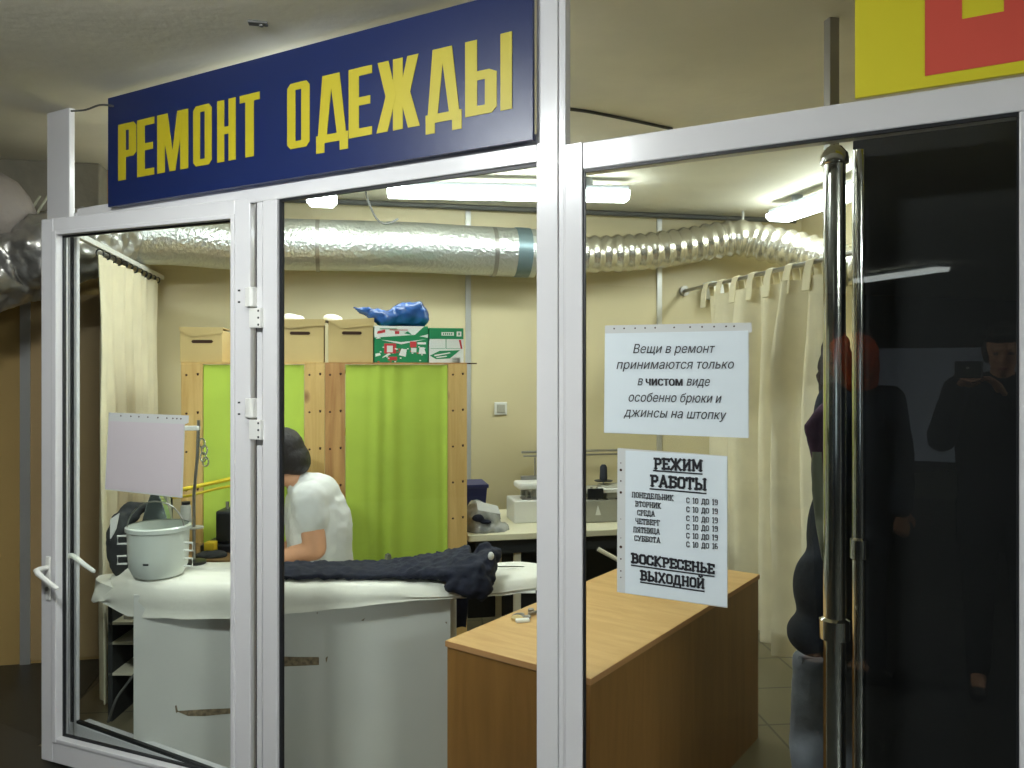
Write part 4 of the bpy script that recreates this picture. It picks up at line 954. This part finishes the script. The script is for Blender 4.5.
o.rings(rings); o.box((-.055, -.03, 0), (.055, .1, .12)); o.build('body', 'grey_plastic', iron, bevel=.008)
MB(Mi).tube([(0, .07, .12), (0, .13, .14), (0, .13, .26), (0, .07, .29)], .014, 10).build('handle', 'black_plastic', iron, smooth=True)
# dark garment pile left of pot
o = MB(); o.ell(cf(120, 3.42, IZ+.09), (.05, .06, .14)); o.ell(cf(125, 3.46, IZ+.2), (.06, .04, .03)); o.ell(cf(138, 3.5, IZ+.235), (.08, .03, .025))
tagp(o.build('dark_cloth_pile', 'darkstuff', remesh=.012, disp=(.03, .06), relax=2), 'dark grey cloth bunched left of the milky pot', 'cloth')
q_ = [cf(110, 3.36, IZ+.21), cf(119, 3.36, IZ+.235), cf(116, 3.36, IZ+.17), cf(110, 3.36, IZ+.12)]
tagp(MB().prism(q_, FW*.006).build('folded_paper', 'white_plastic'), 'white folded scrap leaning on the dark cloth left of the pot', 'paper')
# thread stand with white cone
pb = cf(194, 3.46, IZ)
ts = thing('thread_stand', 'tall grey thread stand with rings and a white cone, right of the milky pot', 'thread stand', pb)
Mt = Matrix.Translation(pb) @ Matrix.Rotation(-YAW, 4, 'Z')
MB(Mt).lathe((0, 0, 0), [(.05, 0), (.05, .012), (.02, .018)], 20).build('base', 'black_plastic', ts, smooth=True)
MB(Mt).tube([(0, 0, .01), (.0, 0, .3), (.015, 0, .46), (.02, 0, .62)], .007, 10).build('pole', 'steel', ts, smooth=True)
MB(Mt).lathe((-.02, 0, .153), [(.062, 0), (.06, .006)], 22, sy=.7).build('cone_disc', 'grey_plastic', ts, smooth=True)
MB(Mt).lathe((-.035, 0, .16), [(.022, 0), (.024, .02), (.021, .09), (.014, .095)], 18).build('thread_cone', 'thread', ts, smooth=True)
MB(Mt).lathe((-.035, 0, .255), [(.018, 0), (.018, .012)], 14).build('cone_tip', 'black_plastic', ts, smooth=True)
MB(Mt).box((-.04, -.012, .575), (.025, .012, .595)).build('arm', 'white_plastic', ts, bevel=.004)
o = MB(Mt)
for zz, xx in ((.52, .035), (.49, .045), (.46, .04), (.44, .05)): o.tube([(xx+.013*math.cos(a), 0, zz+.02*math.sin(a)) for a in [2*math.pi*k/10 for k in range(11)]], .0035, 6)
o.build('clip', 'chrome', ts, smooth=True)
# yellow tape cords
tagp(MB().tube([cw(160, 492, 3.6), cw(185, 489, 3.6), cw(210, 483.5, 3.65), cw(262, 472, 3.7)], .009, 8).build('yellow_hose', 'straw', smooth=True), 'bright yellow hose stretched across behind the door glass, upper of two', 'hose', 'yellow hoses')
tagp(MB().tube([cw(150, 500, 3.62), cw(188, 496, 3.62), cw(215, 489, 3.67), cw(262, 480, 3.72)], .006, 8).build('yellow_hose', 'straw', smooth=True), 'thinner yellow hose below the bright one behind the door glass', 'hose', 'yellow hoses')
# seamstress's table
Mw = CAMM
wt0, wt1 = cr_(172, 3.75), cr_(268, 3.75)
wt = thing('sewing_table', 'worn brown work table left of the seamstress, behind the ironing top', 'table', CAMM @ Vector(((wt0+wt1)/2, 4.0, 0)), -YAW)
MB(Mw).box((wt0, 3.58, .715), (wt1, 3.94, .74)).build('tabletop', 'browntop', wt, bevel=.003)
for lx in (wt0+.04, wt1-.06):
    for ly in (3.62, 3.9): MB(Mw).box((lx-.02, ly-.02, 0), (lx+.02, ly+.02, .715)).build('leg', 'steel', wt)
sm = thing('sewing_machine', 'dark sewing machine on the worn brown table, at the right edge of the door glass', 'sewing machine', CAMM @ Vector((cr_(232, 3.9), 3.9, .74)), -YAW)
x0, x1 = cr_(219, 3.8), cr_(262, 3.8)
MB(Mw).box((x0-.06, 3.72, .74), (x1, 3.9, .775)).build('base', 'black_plastic', sm, bevel=.006)
MB(Mw).box((x0, 3.75, .775), (x0+.08, 3.87, .93)).build('head', 'black_plastic', sm, bevel=.012)
MB(Mw).box((x0+.08, 3.77, .86), (x1-.06, 3.85, .93)).build('arm', 'black_plastic', sm, bevel=.012)
MB(Mw).box((x1-.06, 3.76, .775), (x1, 3.86, .94)).build('column', 'black_plastic', sm, bevel=.012)
MB(Mw).tube([(x0+.04, 3.8, .93), (x0+.04, 3.8, .965)], .008, 8).build('spool_pin', 'steel', sm)
MB(Mw).box((cr_(207, 3.7), 3.66, .755), (cr_(217, 3.7), 3.71, .80)).build('label_box', 'orangeyellow', None, bevel=.003)
o = bpy.data.objects['label_box']; o.name = 'yellow_box'; tagp(o, 'small yellow box beside the dark sewing machine', 'box')
o = MB(Mw); o.ell((cr_(210, 3.65), 3.65, .745), (.08, .05, .02)); tagp(o.build('fabric_scraps', 'darkstuff', remesh=.01, disp=(.02, .04)), 'heap of dark fabric scraps under the small yellow box', 'cloth')

# low shelf of junk seen under the ironing top at left
ls = thing('low_shelf', 'low cluttered shelf seen left of the white cabinet under the cloth', 'shelf', CAMM @ Vector((cr_(120, 3.75), 3.75, 0)), -YAW)
x0, x1 = cr_(108, 3.62), cr_(162, 3.62)
for zz in (.22, .36, .5): MB(Mw).box((x0, 3.62, zz-.012-(.05 if zz > .45 else .0)), (x1, 3.86, zz-(.05 if zz > .45 else 0))).build('shelf_board', 'cream_metal', ls)
for xx in (x0, x1-.02):
    MB(Mw).box((xx, 3.62, 0), (xx+.02, 3.86, .56)).build('side_panel', 'darkstuff', ls)
MB(Mw).box((x0, 3.86, 0), (x1, 3.87, .56)).build('back_panel', 'darkstuff', ls)
tagp(MB(Mw).box((x0+.05, 3.66, .451), (x0+.2, 3.85, .468)).build('magazine', 'steel', None, bevel=.002), 'grey magazine lying on the top board of the low cluttered shelf', 'magazine')
tagp(MB(Mw).box((x0+.04, 3.68, .4685), (x0+.19, 3.84, .482)).build('magazine', 'white_cab', None, bevel=.002), 'paler magazine, topmost on the low cluttered shelf', 'magazine')
tagp(MB().tube(smooth_path([cw(136, 672, 3.6), cw(124, 688, 3.55), cw(116, 700, 3.5), cw(108, 722, 3.5)], 6), .006, 8).build('power_cord', 'cable', smooth=True), 'pale power cord drooping in front of the low cluttered shelf', 'cord')

# ------------------------------------------------------------ chrome poles, garments and dark panel at right
px_, dz_ = 834.5, 2.03
def pole(px, z, r, z0, z1, label, ball, ring=None):
    p = cf(px, z, z0); t = thing('chrome_pole', label, 'pole', p, 0, 'chrome poles behind the right pane')
    MB().lathe(p, [(r*1.8, 0), (r*1.8, .01), (r, .02), (r, z1-z0)], 28).build('tube', 'chrome', t, smooth=True)
    if ball: 
        b = cf(px, z, z1); MB().lathe(b, [(r*.7, -.02), (r*1.25, -.012), (r*1.3, 0), (r*1.2, .012), (r*.7, .03), (r*.3, .036)], 24).build('cap', 'chrome', t, smooth=True)
    if ring:
        b = cf(px, z, ring); MB().lathe(b, [(r, -.03), (r*1.35, -.026), (r*1.35, .022), (r, .028)], 28, cap0=False, cap1=False).build('collar', 'chrome', t, smooth=True)
    return t
pole(834.5, 2.03, .027, 0, 1.6+.53, 'thick chrome pole with a ball cap behind the right pane', True, H-(628-368)/F_PX*2.03)
pole(859, 2.08, .017, 0, 1.6+.565, 'slim chrome pole right of the thick one, without ball cap', False, H-(548-368)/F_PX*2.08)
p = cf(831.5, 2.5, 1.9); tagp(MB().box((p.x-.017, p.y-.017, 1.9), (p.x+.017, p.y+.017, CEIL)).build('ceiling_post', 'steel', bevel=.003), 'grey square post rising to the ceiling above the chrome poles', 'post')
pn = MB(MP); pn.box((qx(853, .30), .30, 0), (2.3, .33, 2.3))
o = pn.build('dark_partition', 'blackpanel'); tagp(o, 'tall black partition board behind the right half of the pane', 'partition')

cg = thing('hanging_coat', 'dark coat with a purple scarf hanging beside the chrome poles', 'coat', cf(822, 2.3, .9))
def G(px, py, z, r): return (cw(px, py, z), r)
o = MB()
for px, py, z, r in ((834, 470, 2.3, (.06, .08, .16)), (836, 420, 2.3, (.06, .08, .12)), (829, 540, 2.3, (.055, .1, .16)), (822, 590, 2.3, (.075, .12, .12)), (811, 634, 2.28, (.065, .09, .06)), (834, 634, 2.3, (.08, .1, .075)), (840, 560, 2.34, (.08, .1, .3))): o.ell(cw(px, py, z), r, Matrix.Rotation(-YAW, 3, 'Z'))
o.build('coat', 'dark', cg, remesh=.012, relax=4)
o = MB()
o.cap(cw(807, 427, 2.26), .012, cw(827, 412, 2.26), .03); o.cap(cw(808, 430, 2.26), .012, cw(824, 462, 2.26), .032); o.cap(cw(827, 414, 2.26), .03, cw(824, 462, 2.26), .032)
o.build('scarf', 'purple', cg, remesh=.01, relax=3)
MB().tube([cw(817, 452, 2.19), cw(818, 490, 2.18), cw(822, 525, 2.18), cw(826, 560, 2.2)], [.012, .016, .016, .01], 10).build('lapel', 'olive', cg, smooth=True)
o = MB(); o.ell(cw(836, 372, 2.3), (.042, .06, .13)); o.ell(cw(842, 420, 2.3), (.05, .06, .13)); o.build('hood', mat('brown_fur', (44, 32, 26), .95, bump=.6, bscale=60), cg, remesh=.012, disp=(.02, .03))
jn = thing('hanging_jeans', 'grey blue jeans hanging below the dark coat beside the chrome poles', 'jeans', cf(822, 2.35, .15))
o = MB()
for dx in (0, 26):
    a, b_ = cw(817+dx, 655, 2.36), cf(820+dx, 2.36, .18); o.tube([a, (a+b_)/2+Vector((-.008, 0, 0)), b_], [.07, .075, .055], 16)
o.build('legs', 'jeans', jn, remesh=.012, relax=2, disp=(.01, .06))
MB().tube([cw(800, 660, 2.33), cw(845, 660, 2.36)], .012, 8).build('waistband', 'jeans', jn, smooth=True)

# ------------------------------------------------------------ people
def figure(name, label, J, hairmat, top, topmat, legmat, facing, headtilt=0., sc=1., long_sleeve=True, hair_long=.0, ak=1., hk=1.):
    """J: joints in (right, depth, z) camera-frame metres"""
    t = thing(name, label, 'person', CAMM @ Vector((J['pelvis'][0], J['pelvis'][1], 0)), -YAW)
    V_ = {k: Vector(v) for k, v in J.items()}
    o = MB(CAMM); f = Vector(facing).normalized(); up = (V_['head']-V_['neck']).normalized(); side = f.cross(up).normalized(); f = up.cross(side).normalized()
    R = Matrix((side, f, up)).transposed()
    hd = V_['head']
    def H_(x, y, z): return hd+side*x+f*y+up*z
    # head: skull, jaw, nose, ears, brow
    o.ell(H_(0, -.01, .03), (.075, .092, .095), R); o.ell(H_(0, .02, -.04), (.058, .065, .07), R); o.ell(H_(0, .045, -.085), (.03, .03, .025), R)
    o.ell(H_(0, .095, -.012), (.012, .018, .024), R, 2); o.ell(H_(0, .10, -.03), (.016, .014, .011), R, 2); o.ell(H_(0, .082, .03), (.05, .012, .01), R, 2); o.ell(H_(0, .086, -.062), (.022, .009, .008), R, 2)
    for s_ in (-1, 1): o.ell(H_(s_*.078, -.005, -.01), (.01, .018, .03), R, 2); o.ell(H_(s_*.04, .07, -.02), (.022, .02, .018), R, 2)
    o.cap(V_['neck'], .052, hd+up*-.05, .05)
    ch, pe = V_['chest'], V_['pelvis']
    for s_ in 'LR':
        o.cap(V_['sh'+s_], .05*ak, V_['el'+s_], .04*ak); o.cap(V_['el'+s_], .04*ak, V_['wr'+s_], .026*ak)
        o.cap(V_['hip'+s_], .082, V_['kn'+s_], .056); o.cap(V_['kn'+s_], .055, V_['an'+s_], .036)
        o.cap(V_['sh'+s_], .055, ch, .10); o.cap(V_['sh'+s_], .045, V_['neck'], .05)
        o.cap(ch, .11, pe, .10); o.cap(V_['hip'+s_], .09, pe, .1)
        # hand
        wr = V_['wr'+s_]; hv = (V_['hd'+s_]-wr).normalized(); pn_ = hv.cross(Vector((0, 0, 1)))
        if pn_.length < .1: pn_ = Vector((1, 0, 0))
        pn_.normalize(); dn = hv.cross(pn_).normalized()
        if dn.z > 0: dn = -dn
        for k in range(-1, 2): o.cap(wr, .02, wr+hv*.075+pn_*.018*k, .014)
        for k, L_ in enumerate((.062, .075, .07, .055)):
            b = wr+hv*.08+pn_*(.03-.02*k); m_ = b+hv*L_*.5+dn*.012; e = m_+hv*L_*.3+dn*.03
            o.cap(b, .0095, m_, .0085); o.cap(m_, .0085, e, .007)
        th0 = wr+hv*.025+pn_*.025; th1 = th0+pn_*.03+hv*.03+dn*.01; o.cap(th0, .013, th1, .0105); o.cap(th1, .0105, th1+hv*.03+dn*.008, .008)
        an = V_['an'+s_]; o.cap(an, .036, an+Vector((f.x, f.y, 0)).normalized()*.14+Vector((0, 0, -.04)), .03)
    o.build('body', 'skin', t, remesh=.0085, relax=3)
    # hair
    o = MB(CAMM); o.ell(H_(0, -.03, .045), (.086*hk, .093*hk, .092*hk), R); o.ell(H_(0, -.055, -.02), (.08*hk, .062*hk, .08*hk), R)
    o.ell(H_(0, .03, .088), (.074, .062, .045), R)
    for s_ in (-1, 1): o.ell(H_(s_*.06, -.03, 0), (.03, .06, .075), R)
    if hair_long: 
        o.cap(H_(0, -.07, 0), .075, H_(0, -.075, -hair_long), .06)
        for s_ in (-1, 1): o.cap(H_(s_*.07, -.02, .02), .04, H_(s_*.075, -.02, -hair_long*.8), .035)
    o.build('hair', hairmat, t, remesh=.011, relax=2, disp=(.006, .03))
    for s_ in (-1, 1): MB(CAMM).ell(H_(s_*.031, .078, .008), (.014, .010, .008), R, 2).build('eye', 'eye', t, smooth=True)
    o = MB(CAMM); o.ell(H_(0, .092, -.062), (.022, .006, .006), R, 2); o.build('lips', 'lip', t, smooth=True)
    # top
    o = MB(CAMM); k_ = .022 if top == 'coat' else .012
    back = -f; back.z = 0
    for s_ in 'LR':
        sh, el, wr = V_['sh'+s_], V_['el'+s_], V_['wr'+s_]
        if long_sleeve: o.cap(sh, .058+k_, el, .046+k_); o.cap(el, .045+k_, wr, .032+k_)
        else: o.cap(sh, .066*ak, sh.lerp(el, .42), .060*ak)
        o.cap(sh, .06+k_, ch, .112+k_); o.cap(sh, .05+k_, V_['neck']-up*.02, .05+k_); o.cap(ch, .122+k_, pe+Vector((0, 0, .02)), .112+k_)
        o.cap(sh.lerp(ch, .4), .09+k_, V_['hip'+s_].lerp(pe, .3)+Vector((0, 0, .05)), .105+k_)
        if top == 'coat': o.cap(V_['hip'+s_], .11, V_['hip'+s_].lerp(V_['kn'+s_], .45), .10)
    if top == 'tee':
        o.ell(V_['chest'].lerp(V_['neck'], .5)+Vector((.05, 0, .03)), (.11, .16, .11)); o.cap(V_['chest']+Vector((.04, 0, 0)), .14, V_['pelvis'], .14); o.cap(V_['neck']+Vector((.035, 0, -.0)), .06, V_['chest']+Vector((.03, 0, .05)), .13)
    g_ = o.build('coat' if top == 'coat' else 'shirt', topmat, t, remesh=.010, relax=4, disp=(.014, .06))
    o = MB(CAMM)
    for s_ in 'LR':
        o.cap(V_['hip'+s_], .10, V_['kn'+s_], .07); o.cap(V_['kn'+s_], .07, V_['an'+s_]+Vector((0, 0, .03)), .052)
    o.cap(V_['hipL'], .105, V_['hipR'], .105); o.build('trousers', legmat, t, remesh=.011, relax=3, disp=(.008, .07))
    for s_ in 'LR':
        an = V_['an'+s_]; ff = Vector((f.x, f.y, 0)).normalized(); o = MB(CAMM); b = Vector((an.x, an.y, .045))
        o.cap(b-ff*.04, .045, b+ff*.15, .04); o.cap(b, .045, an, .045); o.box((b.x-.03, b.y-.03, .0), (b.x+.03, b.y+.03, .02)); o.build('shoe', 'shoe', t, remesh=.01, relax=2)
    return t
def cj(px, py, z): return ((px-CX)/F_PX*z, z, H+(HY-py)/F_PX*z)
J = dict(pelvis=cj(322, 622, 3.73), hipL=cj(316, 622, 3.65), hipR=cj(316, 622, 3.82), chest=cj(314, 522, 3.73), neck=cj(298, 484, 3.73), head=cj(282, 460, 3.72),
         shL=cj(309, 499, 3.61), shR=cj(303, 499, 3.87), elL=cj(315, 549, 3.58), elR=cj(296, 550, 3.88), wrL=cj(272, 561, 3.60), wrR=cj(262, 556, 3.82), hdL=cj(250, 556, 3.66), hdR=cj(240, 554, 3.76),
         knL=(cj(316, 612, 3.65)[0]-.42, 3.66, .5), knR=(cj(316, 612, 3.8)[0]-.42, 3.82, .5), anL=(cj(312, 612, 3.65)[0]-.36, 3.66, .09), anR=(cj(312, 612, 3.8)[0]-.36, 3.82, .09))
figure('person', 'person with dark hair in a white T-shirt bent over sewing, back to the room', J, 'hair', 'tee', 'tee', 'trouser', (-1, .1, -.35), long_sleeve=False, ak=1.3, hk=1.12)
st = thing('stool', 'padded stool under the person sewing', 'stool', CAMM @ Vector((J['pelvis'][0], 3.73, 0)), -YAW)
o_ = CAMM @ Vector((J['pelvis'][0], 3.73, 0)); sz = J['pelvis'][2]-.125
MB().lathe(o_, [(.17, sz-.06), (.18, sz-.05), (.18, sz-.015), (.15, sz)], 24).build('seat', 'black_plastic', st, smooth=True)
for k in range(4):
    a = math.pi/4+k*math.pi/2; MB().tube([o_+Vector((.1*math.cos(a), .1*math.sin(a), sz-.06)), o_+Vector((.18*math.cos(a), .18*math.sin(a), 0))], .014, 8).build('leg', 'steel', st, smooth=True)

# two people in the hall, seen only as reflections in the right pane
fc = (.49, .87, 0)
def standing(cx, cy, hh, hold):
    k = hh/1.72; sd = Vector((.8704, -.4924, 0)); f = Vector((.4924, .8704, 0)); c = Vector((cx, cy, 0))
    def P(s, d, z): v = c+sd*s+f*d; return (v.x, v.y, z*k)
    J = dict(pelvis=P(0, -.05, .95), hipL=P(-.09, -.05, .9), hipR=P(.09, -.05, .9), chest=P(0, -.05, 1.28), neck=P(0, -.05, 1.47), head=P(0, 0, 1.61), shL=P(-.18, -.05, 1.42), shR=P(.18, -.05, 1.42),
             knL=P(-.1, -.03, .5), knR=P(.1, -.03, .5), anL=P(-.1, -.05, .09), anR=P(.12, -.05, .09))
    if hold: J.update(elL=P(-.26, .06, 1.2), wrL=(-.13, -.16, 1.50), hdL=(-.05, -.13, 1.56), elR=P(.2, .02, 1.2), wrR=(.09, -.16, 1.46), hdR=(.06, -.12, 1.55))
    else: J.update(elL=P(-.24, -.05, 1.14), wrL=P(-.25, .0, .9), hdL=P(-.25, .02, .8), elR=P(.23, -.05, 1.14), wrR=P(.24, .0, .9), hdR=P(.24, .02, .8))
    return J
figure('person', 'person in a dark coat photographing, reflected at the right of the pane', standing(-.10, -.50, 1.80, True), 'hair', 'coat', 'dark', 'trouser', fc)
figure('person', 'person with orange hair and a dark coat, reflected beside the chrome poles', standing(-.62, -.06, 1.74, False), 'redhair', 'coat', mat('slate_coat', (52, 58, 70), .9), 'trouser', (-.7, .3, -.25), hair_long=.12, hk=1.2)
ph = thing('phone', 'black phone held up by the photographer, reflected in the right pane', 'phone', CAMM @ Vector((0, -.03, H-.04)), -YAW)
MB(CAMM).box((-.06, -.035, H-.045), (.06, -.025, H+.03)).build('case', 'black_plastic', ph, bevel=.003)
MB(CAMM).tube([(0, -.025, H), (0, -.022, H)], .006, 14).build('lens_ring', 'steel', ph)

# things in the hall that the pane mirrors: a grey panel and a rail
tagp(MB(MP).box((-1.0, -4.8, .9), (3.0, -4.74, 1.75)).build('grey_display_panel', 'band'), 'grey display panel across the hall, mirrored in the right pane', 'panel')
o = MB(MP); o.box((-1.0, -4.78, 0), (-.95, -4.74, .9)); o.box((2.95, -4.78, 0), (3.0, -4.74, .9)); st_ = o.build('panel_stand', 'steel'); st_.parent = None; tagp(st_, 'steel legs under the grey display panel in the hall', 'stand')
rk = thing('garment_rack', 'chrome garment rail on the hall ceiling, mirrored in the pane', 'rack', MP @ Vector((1.2, -2.8, 2.0)), RZP)
MB(MP).tube([(.4, -2.8, 2.25), (1.9, -2.8, 2.25)], .016, 10).build('rail', 'chrome', rk, smooth=True)
for q in (.5, 1.8): MB(MP).tube([(q, -2.8, 2.25), (q, -2.8, CEIL)], .012, 8).build('hanger_rod', 'chrome', rk, smooth=True)
